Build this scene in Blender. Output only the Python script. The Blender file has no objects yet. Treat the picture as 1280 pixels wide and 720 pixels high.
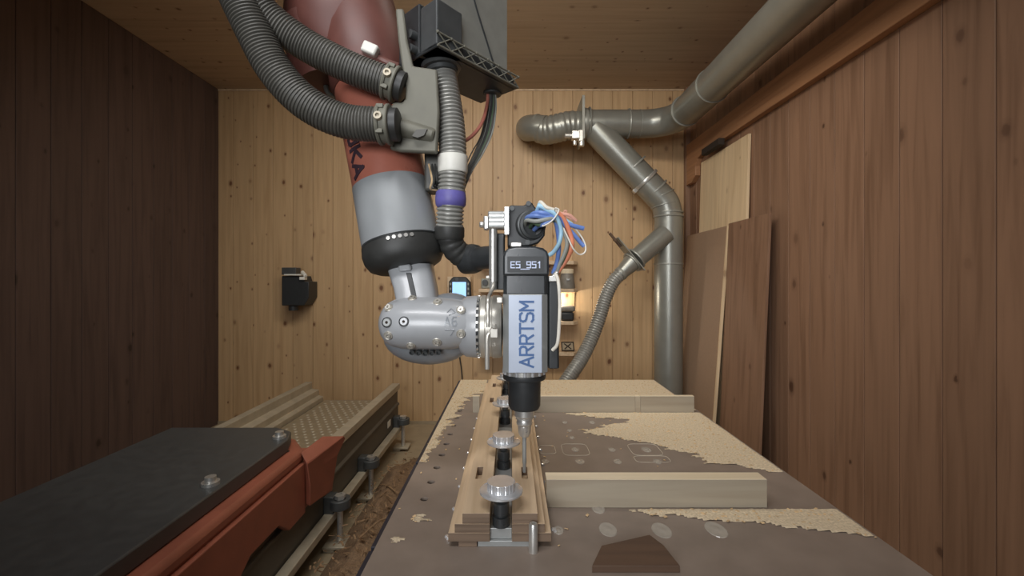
import bpy, bmesh, math, random
from mathutils import Vector, Matrix, noise as mnoise
random.seed(7)
C = bpy.context.scene.collection
S = bpy.context.scene
F, CX, HY, HC = 550.0, 640.0, 350.0, 1.47        # focal length in pixels, horizon, camera height (m)

def P(px, py, Y):                                 # point on the plane at depth Y (metres)
    return Vector(((px-CX)/F*Y, Y, HC-(py-HY)/F*Y))

# ------------------------------------------------------------------ camera, world, lights, exposure
cam_d = bpy.data.cameras.new('camera'); cam = bpy.data.objects.new('camera', cam_d); C.objects.link(cam)
cam.location = (0, 0, HC); cam.rotation_euler = (math.pi/2, 0, 0)
cam_d.sensor_width = 36; cam_d.lens = 36*F/1280; cam_d.shift_y = -(360-HY)/1280
cam_d.clip_start = 0.05
S.camera = cam
w = bpy.data.worlds.new('world'); S.world = w; w.use_nodes = True
w.node_tree.nodes['Background'].inputs[0].default_value = (0.80, 0.88, 1.0, 1)
w.node_tree.nodes['Background'].inputs[1].default_value = 0.22
def area(name, loc, target, sx, sy, power, col, spread=180):
    d = bpy.data.lights.new(name, 'AREA'); d.shape = 'RECTANGLE'; d.size = sx; d.size_y = sy
    d.energy = power; d.color = col; d.spread = math.radians(spread)
    o = bpy.data.objects.new(name, d); C.objects.link(o); o.location = loc
    o.rotation_euler = (Vector(target)-Vector(loc)).to_track_quat('-Z', 'Y').to_euler()
    return o
area('ceiling_tube_light', (-0.35, 1.9, 3.34), (0.0, 4.2, 0.9), 2.4, 0.3, 40, (1.0, 0.95, 0.86), 150)
area('front_ceiling_light', (-0.5, 0.1, 3.30), (0.0, 2.2, 0.9), 1.6, 0.5, 15, (0.98, 0.98, 1.0), 110)
area('window_light', (-0.9, -2.2, 1.9), (0.1, 3.0, 1.3), 1.8, 1.3, 11, (0.95, 0.97, 1.0), 60)
S.view_settings.view_transform = 'Standard'; S.view_settings.look = 'None'
S.view_settings.gamma = 1; S.view_settings.use_curve_mapping = False
S.view_settings.exposure = 0.0

# ------------------------------------------------------------------ helpers
WL = {}
def lin(c):
    r = []
    for v in c[:3]:
        v /= 255.0
        r.append(v/12.92 if v <= 0.04045 else ((v+0.055)/1.055)**2.4)
    return (*r, 1)
def nd(nt, t, **kw):
    n = nt.nodes.new(t)
    for k, v in kw.items(): setattr(n, k, v)
    return n
def ramp(nt, stops):
    n = nt.nodes.new('ShaderNodeValToRGB'); cr = n.color_ramp
    while len(cr.elements) < len(stops): cr.elements.new(0.5)
    for e, (p, c) in zip(cr.elements, stops):
        e.position = p; e.color = c if len(c) == 4 else (*c, 1)
    return n
def G(v): return (v, v, v, 1)
def mat(name, col, rough=0.5, metal=0.0, var=0.12, scale=30, bump=0.0, emit=0, trans=0, coat=0, spec=0.5):
    m = bpy.data.materials.new(name); m.use_nodes = True; nt = m.node_tree; b = nt.nodes['Principled BSDF']
    c = lin(col)
    tc = nd(nt, 'ShaderNodeTexCoord'); nz = nd(nt, 'ShaderNodeTexNoise'); nz.inputs['Scale'].default_value = scale
    nz.inputs['Detail'].default_value = 5
    nt.links.new(tc.outputs['Object'], nz.inputs['Vector'])
    r = ramp(nt, [(0.3, tuple(x*(1-var) for x in c[:3])), (0.7, tuple(min(1, x*(1+var)) for x in c[:3]))])
    nt.links.new(nz.outputs['Fac'], r.inputs['Fac']); nt.links.new(r.outputs['Color'], b.inputs['Base Color'])
    mr = nd(nt, 'ShaderNodeMapRange'); mr.inputs['To Min'].default_value = max(0.02, rough-0.08); mr.inputs['To Max'].default_value = min(1, rough+0.08)
    nt.links.new(nz.outputs['Fac'], mr.inputs['Value']); nt.links.new(mr.outputs['Result'], b.inputs['Roughness'])
    b.inputs['Metallic'].default_value = metal
    b.inputs['Specular IOR Level'].default_value = spec
    if coat: b.inputs['Coat Weight'].default_value = coat; b.inputs['Coat Roughness'].default_value = 0.15
    if trans: b.inputs['Transmission Weight'].default_value = trans
    if emit:
        b.inputs['Emission Color'].default_value = c; b.inputs['Emission Strength'].default_value = emit
    if bump:
        bp = nd(nt, 'ShaderNodeBump'); bp.inputs['Strength'].default_value = bump; bp.inputs['Distance'].default_value = 0.004
        nt.links.new(nz.outputs['Fac'], bp.inputs['Height']); nt.links.new(bp.outputs['Normal'], b.inputs['Normal'])
    return m
def wood(name, c1, c2, ck=None, axis='z', across='x', rough=0.55, knots=0.0, grain=1.0, hv=0.25, kx=5.0, kz=3.2):
    """procedural timber: grain along axis, knots on the face spanned by axis and across; every object differs"""
    m = bpy.data.materials.new(name); m.use_nodes = True; nt = m.node_tree; b = nt.nodes['Principled BSDF']; L = nt.links.new
    tc = nd(nt, 'ShaderNodeTexCoord'); oi = nd(nt, 'ShaderNodeObjectInfo')
    mul = nd(nt, 'ShaderNodeVectorMath', operation='SCALE'); mul.inputs[0].default_value = (37.1, 23.7, 61.3)
    L(oi.outputs['Random'], mul.inputs['Scale'])
    sp = nd(nt, 'ShaderNodeSeparateXYZ'); L(tc.outputs['Object'], sp.inputs[0])
    third = [a for a in 'xyz' if a not in (axis, across)][0]
    cb = nd(nt, 'ShaderNodeCombineXYZ')
    for k, a in enumerate((across, third, axis)): L(sp.outputs['XYZ'.index(a.upper())], cb.inputs[k])
    ad = nd(nt, 'ShaderNodeVectorMath', operation='ADD'); L(cb.outputs[0], ad.inputs[0]); L(mul.outputs[0], ad.inputs[1])
    mp = nd(nt, 'ShaderNodeMapping'); mp.inputs['Scale'].default_value = (26*grain, 26*grain, 1.3*grain); L(ad.outputs[0], mp.inputs['Vector'])
    nz = nd(nt, 'ShaderNodeTexNoise'); nz.inputs['Scale'].default_value = 1; nz.inputs['Detail'].default_value = 6; nz.inputs['Distortion'].default_value = 0.6
    L(mp.outputs[0], nz.inputs['Vector'])
    r = ramp(nt, [(0.30, lin(c2)), (0.52, lin(c1)), (0.75, tuple(min(1, x*1.12) for x in lin(c1)[:3]))]); L(nz.outputs['Fac'], r.inputs['Fac'])
    hs = nd(nt, 'ShaderNodeHueSaturation')
    mr = nd(nt, 'ShaderNodeMapRange'); mr.inputs['To Min'].default_value = 1-hv*0.5; mr.inputs['To Max'].default_value = 1+hv*0.35
    L(oi.outputs['Random'], mr.inputs['Value']); L(mr.outputs['Result'], hs.inputs['Value']); L(r.outputs['Color'], hs.inputs['Color'])
    col = hs.outputs['Color']
    if knots:
        sk = nd(nt, 'ShaderNodeSeparateXYZ'); L(ad.outputs[0], sk.inputs[0]); ck2 = nd(nt, 'ShaderNodeCombineXYZ'); L(sk.outputs[0], ck2.inputs[0]); L(sk.outputs[2], ck2.inputs[1])
        mk = nd(nt, 'ShaderNodeMapping'); mk.inputs['Scale'].default_value = (kx, kz, 1); L(ck2.outputs[0], mk.inputs['Vector'])
        mx0 = nd(nt, 'ShaderNodeMix', data_type='RGBA', blend_type='ADD'); mx0.inputs['Factor'].default_value = 0.06
        n2 = nd(nt, 'ShaderNodeTexNoise'); n2.inputs['Scale'].default_value = 40; L(ad.outputs[0], n2.inputs['Vector'])
        L(mk.outputs[0], mx0.inputs['A']); L(n2.outputs['Color'], mx0.inputs['B'])
        vo = nd(nt, 'ShaderNodeTexVoronoi', voronoi_dimensions='2D'); vo.inputs['Scale'].default_value = 1; L(mx0.outputs['Result'], vo.inputs['Vector'])
        vr = ramp(nt, [(0.0, G(1)), (0.05, G(0.9)), (0.075, G(0.35)), (0.14, G(0.0))]); sc = nd(nt, 'ShaderNodeSeparateColor'); L(vo.outputs['Color'], sc.inputs[0]); ks = nd(nt, 'ShaderNodeMapRange'); ks.inputs['To Min'].default_value = 0.55; ks.inputs['To Max'].default_value = 2.2; L(sc.outputs[1], ks.inputs['Value']); km = nd(nt, 'ShaderNodeMath', operation='MULTIPLY'); L(vo.outputs['Distance'], km.inputs[0]); L(ks.outputs['Result'], km.inputs[1]); L(km.outputs[0], vr.inputs['Fac'])
        gt = nd(nt, 'ShaderNodeMapRange'); gt.inputs['From Min'].default_value = 1-knots; gt.inputs['From Max'].default_value = min(1, 1-knots+0.35); L(sc.outputs[0], gt.inputs['Value'])
        ml = nd(nt, 'ShaderNodeMath', operation='MULTIPLY'); L(vr.outputs['Color'], ml.inputs[0]); L(gt.outputs['Result'], ml.inputs[1])
        mx = nd(nt, 'ShaderNodeMix', data_type='RGBA'); L(ml.outputs[0], mx.inputs['Factor']); L(col, mx.inputs['A']); mx.inputs['B'].default_value = lin(ck)
        col = mx.outputs['Result']
    L(col, b.inputs['Base Color'])
    b.inputs['Roughness'].default_value = rough
    bp = nd(nt, 'ShaderNodeBump'); bp.inputs['Strength'].default_value = 0.15; bp.inputs['Distance'].default_value = 0.002
    L(nz.outputs['Fac'], bp.inputs['Height']); L(bp.outputs['Normal'], b.inputs['Normal'])
    return m

def box(bm, c, s, rot=None):
    c = Vector(c); vs = []
    for z in (-1, 1):
        for y in (-1, 1):
            for x in (-1, 1):
                v = Vector((x*s[0]/2, y*s[1]/2, z*s[2]/2))
                if rot is not None: v = rot @ v
                vs.append(bm.verts.new(c+v))
    for f in ((0,2,3,1), (4,5,7,6), (0,1,5,4), (2,6,7,3), (0,4,6,2), (1,3,7,5)): bm.faces.new([vs[i] for i in f])
def box2(bm, x0, x1, y0, y1, z0, z1): box(bm, ((x0+x1)/2, (y0+y1)/2, (z0+z1)/2), (x1-x0, y1-y0, z1-z0))
def frame_of(d):
    d = Vector(d).normalized(); a = Vector((0,0,1)) if abs(d.z) < 0.95 else Vector((1,0,0))
    u = a.cross(d).normalized(); return u, d.cross(u), d
def lathe(bm, o, d, prof, seg=24, sx=1.0, sy=1.0):
    """surface of revolution about axis d at o: prof = [(distance along the axis, radius)]"""
    o = Vector(o); u, v, d = frame_of(d); rings = []
    for t, r in prof:
        if r < 1e-6: rings.append([bm.verts.new(o+d*t)])
        else: rings.append([bm.verts.new(o+d*t+u*(r*sx*math.cos(2*math.pi*k/seg))+v*(r*sy*math.sin(2*math.pi*k/seg))) for k in range(seg)])
    for a, b in zip(rings, rings[1:]):
        for k in range(seg):
            k2 = (k+1) % seg
            if len(a) == 1 and len(b) == 1: continue
            if len(a) == 1: bm.faces.new((a[0], b[k], b[k2]))
            elif len(b) == 1: bm.faces.new((a[k2], a[k], b[0]))
            else: bm.faces.new((a[k], b[k], b[k2], a[k2]))
    if len(rings[0]) > 1: bm.faces.new(rings[0])
    if len(rings[-1]) > 1: bm.faces.new(rings[-1][::-1])
def cyl(bm, a, b, r0, r1=None, seg=20):
    a = Vector(a); b = Vector(b); lathe(bm, a, b-a, [(0, r0), ((b-a).length, r0 if r1 is None else r1)], seg)
def spline(pts, n):
    """Catmull-Rom through pts, resampled to n points of equal spacing"""
    p = [Vector(q) for q in pts]; p = [2*p[0]-p[1]]+p+[2*p[-1]-p[-2]]; out = []
    for i in range(1, len(p)-2):
        for k in range(24):
            t = k/24; a, b, c, d = p[i-1:i+3]
            out.append(0.5*((2*b)+(c-a)*t+(2*a-5*b+4*c-d)*t*t+(3*b-a-3*c+d)*t**3))
    out.append(p[-2]); L = [0]
    for a, b in zip(out, out[1:]): L.append(L[-1]+(b-a).length)
    res = []; j = 0
    for k in range(n):
        s = L[-1]*k/(n-1)
        while j < len(L)-2 and L[j+1] < s: j += 1
        f = (s-L[j])/max(1e-9, L[j+1]-L[j]); res.append(out[j].lerp(out[j+1], min(1, f)))
    return res, L[-1]
def tube(bm, pts, r, seg=12, n=40, rf=None):
    """swept tube; rf(arc position in m) multiplies the radius (corrugations)"""
    ps, L = spline(pts, n); prev = None; u = None
    for i, p in enumerate(ps):
        t = (ps[min(i+1, n-1)]-ps[max(i-1, 0)]).normalized()
        if u is None: u = frame_of(t)[0]
        else: u = (u-t*u.dot(t)).normalized()
        v = t.cross(u); s = L*i/(n-1)
        rr = (r(s/L) if callable(r) else r)*(rf(s) if rf else 1)
        ring = [bm.verts.new(p+u*(rr*math.cos(2*math.pi*k/seg))+v*(rr*math.sin(2*math.pi*k/seg))) for k in range(seg)]
        if prev:
            for k in range(seg): bm.faces.new((prev[k], prev[(k+1) % seg], ring[(k+1) % seg], ring[k]))
        else: bm.faces.new(ring[::-1])
        prev = ring
    bm.faces.new(prev)
def hose(bm, pts, r, pitch, depth=0.10, seg=28):
    _, L = spline(pts, 10); n = max(20, int(L/pitch*5))
    tube(bm, pts, r, seg, n, lambda s: 1-depth*(0.5-0.5*math.cos(2*math.pi*s/pitch))**2)
def prism(bm, poly, ext):
    """polygon of 3D points extruded by vector ext"""
    a = [bm.verts.new(Vector(p)) for p in poly]; b = [bm.verts.new(Vector(p)+Vector(ext)) for p in poly]
    bm.faces.new(a[::-1]); bm.faces.new(b); n = len(a)
    for k in range(n): bm.faces.new((a[k], a[(k+1) % n], b[(k+1) % n], b[k]))
def loft(bm, rings):
    vs = [[bm.verts.new(Vector(p)) for p in r] for r in rings]; n = len(vs[0])
    for a, b in zip(vs, vs[1:]):
        for k in range(n): bm.faces.new((a[k], a[(k+1) % n], b[(k+1) % n], b[k]))
    bm.faces.new(vs[0][::-1]); bm.faces.new(vs[-1])
def ellipsoid(bm, c, r, seg=28, rot=None):
    s = bmesh.new(); bmesh.ops.create_uvsphere(s, u_segments=seg, v_segments=seg//2, radius=1)
    M = Matrix.Translation(Vector(c)) @ (rot.to_4x4() if rot is not None else Matrix()) @ Matrix.Diagonal((*r, 1))
    off = {}
    for v in s.verts: off[v] = bm.verts.new(M @ v.co)
    for f in s.faces: bm.faces.new([off[v] for v in f.verts])
    s.free()
def obj(name, bm, m, parent=None, bev=0, smooth=True, origin=None, kind=None, segs=2, label=None, angle=35):
    bmesh.ops.recalc_face_normals(bm, faces=bm.faces)
    cs = [v.co for v in bm.verts]
    if origin is None:
        lo = [min(c[i] for c in cs) for i in range(3)]; hi = [max(c[i] for c in cs) for i in range(3)]
        origin = Vector([(a+b)/2 for a, b in zip(lo, hi)])
    origin = Vector(origin)
    bmesh.ops.translate(bm, verts=bm.verts, vec=-origin)
    me = bpy.data.meshes.new(name); 
    for f in bm.faces: f.smooth = smooth
    bm.to_mesh(me); bm.free(); me.materials.append(m)
    if smooth: me.set_sharp_from_angle(angle=math.radians(angle))
    o = bpy.data.objects.new(name, me); C.objects.link(o); put(o, origin, parent)
    if bev:
        b = o.modifiers.new('bevel', 'BEVEL'); b.width = bev; b.segments = segs; b.limit_method = 'ANGLE'; b.angle_limit = math.radians(40)
    if kind: o['kind'] = kind
    if label: o['label'] = label
    return o
def put(o, world, parent):
    WL[o.name] = Vector(world)
    if parent is not None:
        o.parent = parent; o.location = Vector(world)-WL[parent.name]
    else: o.location = world
def copy(o, world, parent=None, rot=None):
    c = o.copy(); C.objects.link(c); c.parent = None; put(c, world, parent)
    if rot is not None: c.rotation_euler = rot
    return c
def thing(name, loc, label, cat, group=None):
    o = bpy.data.objects.new(name, None); C.objects.link(o); o.empty_display_size = 0.05; put(o, loc, None)
    return tag(o, label, cat, group)
def tag(o, label, cat, group=None):
    o['label'] = label; o['category'] = cat
    if group: o['group'] = group
    return o
def struct(name, bm, m, bev=0, smooth=False):
    return obj(name, bm, m, None, bev, smooth, kind='structure')
def cut(o, cutter):
    """take the cutter's volume out of the mesh of o (world coordinates)"""
    me = bpy.data.meshes.new('cutter'); bmesh.ops.recalc_face_normals(cutter, faces=cutter.faces)
    bmesh.ops.translate(cutter, verts=cutter.verts, vec=-WL[o.name]); cutter.to_mesh(me); cutter.free()
    k = bpy.data.objects.new('cutter', me); C.objects.link(k); k.matrix_world = Matrix.Identity(4)
    par = o.parent; loc = o.location.copy(); o.parent = None; o.location = (0, 0, 0)
    md = o.modifiers.new('holes', 'BOOLEAN'); md.object = k; md.operation = 'DIFFERENCE'; md.solver = 'EXACT'
    while o.modifiers[0] != md: o.modifiers.move(len(o.modifiers)-1, 0)
    others = [q for q in o.modifiers if q != md]
    for q in others: q.show_viewport = False
    dg = bpy.context.evaluated_depsgraph_get(); dg.update()
    new = bpy.data.meshes.new_from_object(o.evaluated_get(dg)); old = o.data; o.modifiers.remove(md)
    for q in others: q.show_viewport = True
    o.data = new; new.name = o.name
    bpy.data.objects.remove(k); bpy.data.meshes.remove(me); o.parent = par; o.location = loc
GLYPH = {
 'A': [[(0,0),(.5,1),(1,0)], [(.2,.34),(.8,.34)]],
 'R': [[(.08,0),(.08,1),(.72,1),(.9,.9),(.95,.76),(.9,.6),(.72,.5),(.08,.5)], [(.5,.5),(.95,0)]],
 'T': [[(0,1),(1,1)], [(.5,1),(.5,0)]],
 'S': [[(.93,.86),(.82,.97),(.68,1),(.3,1),(.13,.94),(.06,.77),(.13,.6),(.3,.53),(.7,.47),(.87,.4),(.94,.23),(.87,.06),(.7,0),(.25,0),(.06,.1)]],
 'M': [[(.05,0),(.05,1),(.5,.42),(.95,1),(.95,0)]],
 'E': [[(.95,1),(.05,1),(.05,0),(.95,0)], [(.05,.5),(.85,.5)]],
 '9': [[(.95,.5),(.05,.5),(.05,1),(.95,1),(.95,0),(.05,0)]],
 '5': [[(.95,1),(.05,1),(.05,.55),(.95,.55),(.95,0),(.05,0)]],
 '1': [[(.2,.8),(.55,1),(.55,0)]],
 'K': [[(.08,0),(.08,1)], [(.95,1),(.1,.48)], [(.3,.6),(.95,0)]],
 'U': [[(.05,1),(.05,.25),(.2,.04),(.5,0),(.8,.04),(.95,.25),(.95,1)]],
 '6': [[(.9,1),(.3,1),(.08,.7),(.05,.25),(.25,0),(.75,0),(.95,.25),(.75,.55),(.1,.5)]],
 ' ': []}
def lettering(bm, text, fn, h, wd, gap, th, depth=0.0012):
    """stroke letters; fn(u, v) -> (point, normal) places letter coordinates on the surface"""
    u0 = 0; nseg_ = 0
    for ch in text:
        for st in GLYPH[ch]:
            pts = [(u0+x*wd, y*h) for x, y in st]
            for (a, b) in zip(pts, pts[1:]):
                L = math.hypot(b[0]-a[0], b[1]-a[1]); k = max(1, int(L/0.012)); dx, dy = (b[0]-a[0])/L, (b[1]-a[1])/L
                for i in range(k):
                    e0 = -th*0.45 if i == 0 else 0; e1 = th*0.45 if i == k-1 else 0
                    s0, s1 = L*i/k+e0, L*(i+1)/k+e1; q = []
                    nseg_ += 1
                    for s, sg in ((s0, -1), (s1, -1), (s1, 1), (s0, 1)): q.append((a[0]+dx*s-dy*sg*th/2, a[1]+dy*s+dx*sg*th/2))
                    lo = [fn(*c)[0] for c in q]; hi = [fn(*c)[0]+fn(*c)[1]*(depth+nseg_*2e-5) for c in q]
                    va = [bm.verts.new(p) for p in lo]; vb = [bm.verts.new(p) for p in hi]
                    bm.faces.new(vb)
                    for j in range(4): bm.faces.new((va[j], va[(j+1) % 4], vb[(j+1) % 4], vb[j]))
        u0 += wd+gap
B = bmesh.new

# ------------------------------------------------------------------ materials
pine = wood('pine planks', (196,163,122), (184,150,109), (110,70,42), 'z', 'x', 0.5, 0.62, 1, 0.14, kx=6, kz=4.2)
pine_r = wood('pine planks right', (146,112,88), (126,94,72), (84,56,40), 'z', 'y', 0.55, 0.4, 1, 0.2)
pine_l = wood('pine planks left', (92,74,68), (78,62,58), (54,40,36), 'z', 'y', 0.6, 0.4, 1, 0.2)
pine_c = wood('ceiling boards', (190,168,142), (180,157,131), (112,82,60), 'x', 'y', 0.55, 0.5, 0.8, 0.1, kx=7, kz=6)
beam_w = wood('beam wood', (168,122,86), (146,102,70), (90,56,36), 'y', 'z', 0.55, 0.3)
ply_w = wood('plywood pale', (208,183,151), (191,165,133), None, 'y', 'x', 0.5, 0, 1.2, 0.1)
ply_e = wood('plywood edge', (118,98,80), (98,80,64), None, 'x', 'z', 0.6, 0, 2.5, 0.25)
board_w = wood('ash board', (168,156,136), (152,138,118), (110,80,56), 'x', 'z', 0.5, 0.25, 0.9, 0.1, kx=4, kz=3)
board_lit = wood('ash board lit', (226,210,180), (214,196,164), None, 'x', 'y', 0.5, 0, 1, 0.1)  # lit copy of the ash board, light from above painted in; also jar lid
sheet_w = wood('pale sheet', (222,196,158), (208,180,142), (110,72,46), 'z', 'y', 0.5, 0.15, 1, 0.1)
mdf = mat('brown fibreboard', (160,132,108), 0.6, 0, 0.06, 60)
floor_m = mat('screed floor', (158,142,116), 0.7, 0, 0.10, 12, 0.05)
film = mat('brown film faced board', (136,122,110), 0.42, 0, 0.10, 14)
film_e = mat('dark board edge', (38,38,48), 0.5)
dust = mat('sawdust', (208,190,160), 0.9, 0, 0.22, 160, 0.5)
dust_f = mat('floor sawdust', (122,98,74), 0.95, 0, 0.35, 120, 0.6)
chip_f = mat('floor shavings', (138,110,80), 0.85, 0, 0.3, 60)
chip_m = mat('wood shavings', (206,176,134), 0.8, 0, 0.3, 60)
orange = mat('robot orange paint', (172,104,86), 0.3, 0, 0.05, 20, coat=0.4)
orange_c2 = mat('carriage orange paint', (146,84,64), 0.5, 0, 0.1, 14)
orange_shade = mat('robot orange paint shaded', (100,60,52), 0.5, 0, 0.12, 14)  # darker copy of the orange, shade of the upper arm painted in
grey_p = mat('robot grey paint', (166,168,170), 0.32, 0, 0.03, 20, coat=0.3)
grey_b = mat('forearm grey paint', (152,155,156), 0.35, 0.1, 0.05, 10, coat=0.3)
grey_d = mat('wrist body grey paint', (134,138,142), 0.35, 0.1, 0.05, 10, coat=0.3)
rubber = mat('black rubber', (52,52,50), 0.5, 0, 0.15, 25)
black_p = mat('black plastic', (44,46,47), 0.45, 0, 0.1, 30)
black_g = mat('black gloss', (50,53,55), 0.3, 0, 0.08, 30, coat=0.3)
dark_g = mat('dark grey metal', (78,80,80), 0.45, 0.3, 0.1, 25)
olive = mat('dusty grey bracket', (112,110,98), 0.6, 0.1, 0.12, 12)
hose_g = mat('dark grey hose', (82,80,74), 0.5, 0, 0.1, 30)
hose_s = mat('silver grey hose', (150,149,143), 0.34, 0.25, 0.1, 30)
steel = mat('bright steel', (206,204,198), 0.3, 0.7, 0.05, 40)
satin = mat('satin steel', (192,188,178), 0.34, 0.5, 0.05, 40)
alu = mat('turned aluminium', (226,227,228), 0.22, 0.65, 0.05, 60)
galv = mat('galvanised sheet', (150,150,142), 0.34, 0.5, 0.05, 9)
galv_r = mat('galvanised ring', (150,150,142), 0.4, 0.35, 0.08, 20)
rail_m = mat('rail steel', (178,168,148), 0.5, 0.3, 0.12, 14)
rail_d = mat('rail side', (92,86,76), 0.6, 0.2, 0.12, 10)
plate_m = mat('cover plate', (152,138,114), 0.6, 0.2, 0.1, 20)
white_p = mat('white plastic', (226,224,214), 0.45, 0, 0.04, 30)
plate_w = mat('spindle cover plate', (182,191,206), 0.35, 0.15, 0.03, 20, coat=0.2)
spin_s = mat('spindle steel side', (158,160,158), 0.35, 0.25, 0.05, 20)
blue_t = mat('blue lettering', (70,102,150), 0.5)
blue_c = mat('blue cable', (108,136,198), 0.4)
lblue_c = mat('pale blue cable', (165,205,226), 0.4)
orange_c = mat('orange cable', (228,142,108), 0.45)
red_c = mat('red cable', (170,105,90), 0.45)
pink_c = mat('pale pink cable', (215,160,140), 0.5)
grey_c = mat('grey cable', (150,152,144), 0.5)
green_c = mat('green cable', (84,104,78), 0.5)
white_c = mat('white cable', (232,226,212), 0.45)
violet = mat('violet sleeve', (98,92,160), 0.5)
text_w = mat('pale lettering', (205,215,240), 0.5)
text_d = mat('dark lettering', (60,44,52), 0.5)
slot_m = mat('dark recess', (46,36,28), 0.8)
jar_m = mat('grey stoneware', (128,122,112), 0.5)
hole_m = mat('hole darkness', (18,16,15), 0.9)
glue = mat('clear glue spot', (164,156,144), 0.10, 0, 0.1, 30)
glue_l = mat('routed line', (200,190,172), 0.6)
screen = mat('lit screen', (150,200,245), 0.3, emit=0.9)
lamp_m = mat('lamp diffuser', (255,240,212), 0.4, emit=2.5)
dkwood = wood('walnut offcut', (92,70,54), (74,56,44), None, 'x', 'y', 0.6)

# ------------------------------------------------------------------ the room
WY, WX0, WX1, CZ, RY = 4.5, -3.0, 1.8, HC+238/F*4.5, -2.6
b = B(); box2(b, WX0-0.2, WX1+0.2, RY, WY+0.15, -0.1, 0); struct('floor', b, floor_m)
b = B(); box2(b, WX0-0.1, WX1+0.1, WY+0.014, WY+0.12, 0, CZ+0.1); wall_b = struct('wall_back', b, beam_w)
b = B(); box2(b, WX1+0.014, WX1+0.12, RY, WY+0.12, 0, CZ+0.1); wall_r = struct('wall_right', b, beam_w)
b = B(); box2(b, WX0-0.12, WX0-0.014, RY, WY+0.12, 0, CZ+0.1); wall_l = struct('wall_left', b, beam_w)
b = B(); box2(b, WX0-0.1, WX1+0.1, RY, WY+0.1, CZ+0.014, CZ+0.1); ceil = struct('ceiling', b, beam_w)
PW = 25/F*WY
def planks(first, n, step, parent):
    for k in range(1, n): copy(first, WL[first.name]+Vector(step)*k, parent)
n = int((WX1-WX0)/PW)+1; x0 = (853.5-CX)/F*WY-PW*(n-1)
b = B(); box2(b, x0-PW/2+0.0015, x0+PW/2-0.0015, WY, WY+0.016, 0, CZ)
planks(obj('plank', b, pine, wall_b, 0.003, False), n, (PW, 0, 0), wall_b)
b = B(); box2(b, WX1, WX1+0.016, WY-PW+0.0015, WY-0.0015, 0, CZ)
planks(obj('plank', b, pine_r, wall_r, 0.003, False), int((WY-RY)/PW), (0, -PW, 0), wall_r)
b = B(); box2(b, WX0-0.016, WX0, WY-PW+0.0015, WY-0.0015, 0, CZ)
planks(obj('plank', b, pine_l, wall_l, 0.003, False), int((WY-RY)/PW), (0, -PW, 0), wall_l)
b = B(); box2(b, WX0, WX1, WY-0.30+0.0008, WY-0.0008, CZ, CZ+0.016)
planks(obj('plank', b, pine_c, ceil, 0.0015, False), int((WY-RY)/0.30), (0, -0.30, 0), ceil)
b = B(); box2(b, WX0, WX1, WY-0.012, WY, CZ-0.016, CZ); struct('trim_1', b, ply_w)
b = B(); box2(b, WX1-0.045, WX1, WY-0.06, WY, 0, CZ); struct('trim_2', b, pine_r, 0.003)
b = B(); box2(b, WX0, WX1, WY-0.015, WY, 0, 0.03); struct('baseboard_back', b, floor_m)
# storage beam with its stepped corbel on the right wall
b = B(); prism(b, [(1.75, 4.42, 2.82), (1.75, 1.2, 2.82), (1.75, 1.2, 2.64), (1.75, 4.06, 2.64), (1.75, 4.16, 2.62), (1.75, 4.20, 2.56), (1.75, 4.20, 2.47), (1.75, 4.30, 2.42), (1.75, 4.42, 2.42)], (0.05, 0, 0))
struct('trim_3', b, beam_w, 0.004)
b = B(); box2(b, 1.70, 1.75, 3.62, 3.95, 2.585, 2.64); struct('trim_4', b, slot_m, 0.004)

# ------------------------------------------------------------------ sheets against the right wall
t = thing('plywood_sheet', (1.75, 3.7, 0), 'tall pale plywood sheet standing upright against the right wall', 'sheet', 'sheets leaning on the right wall')
b = B(); prism(b, [(1.70, 3.30, 0), (1.70, 4.13, 0), (1.775, 4.13, 2.57), (1.775, 3.30, 2.57)], (0.02, 0, 0)); obj('sheet', b, sheet_w, t, 0.002, False)
t = thing('fibreboard_sheet', (1.66, 3.9, 0), 'shorter brown fibreboard sheet leaning in front of the tall pale sheet', 'sheet', 'sheets leaning on the right wall')
b = B(); prism(b, [(1.585, 3.53, 0), (1.585, 4.33, 0), (1.725, 4.33, 1.905), (1.725, 3.53, 1.905)], (0.018, 0, 0.0)); obj('sheet', b, mdf, t, 0.0015, False)
b = B(); prism(b, [(1.584, 3.515, 0), (1.584, 3.531, 0), (1.724, 3.531, 1.905), (1.724, 3.515, 1.905)], (0.02, 0, 0)); obj('edge_strip', b, sheet_w, t, 0, False, label='pale edge strip')

t = thing('fibreboard_sheet', (1.70, 3.2, 0), 'dark reddish brown board standing right of the leaning brown sheet', 'sheet', 'sheets leaning on the right wall')
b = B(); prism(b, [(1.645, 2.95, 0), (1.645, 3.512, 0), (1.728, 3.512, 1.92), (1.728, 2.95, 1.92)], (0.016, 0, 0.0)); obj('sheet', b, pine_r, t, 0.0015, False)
# ------------------------------------------------------------------ extraction ducts
DY = 4.1; dz = HC+195/F*DY; R = 0.127
duct = thing('extraction_duct', (1.46, DY, 0), 'galvanised extraction duct branching beneath the ceiling and dropping to the floor', 'duct')
def ring(name, c, d, r, wdt=0.014, th=0.008, m=galv_r, parent=None):
    b = B(); lathe(b, Vector(c)-Vector(d).normalized()*wdt/2, d, [(0, r), (0, r+th), (wdt*0.5, r+th*1.3), (wdt, r+th), (wdt, r)], 32); return obj(name, b, m, parent or duct)
b = B(); tube(b, [(0.66, DY, dz), (0.9, DY, dz), (1.10, DY, dz)], R, 32, 8); obj('pipe_section', b, galv, duct)
b = B(); tube(b, [(1.08, DY, dz), (1.2, DY, dz), (1.32, DY-0.02, dz), (1.43, DY-0.09, dz), (1.49, DY-0.22, dz), (1.50, DY-0.34, dz)], R, 32, 24); obj('elbow', b, galv, duct)
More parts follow.
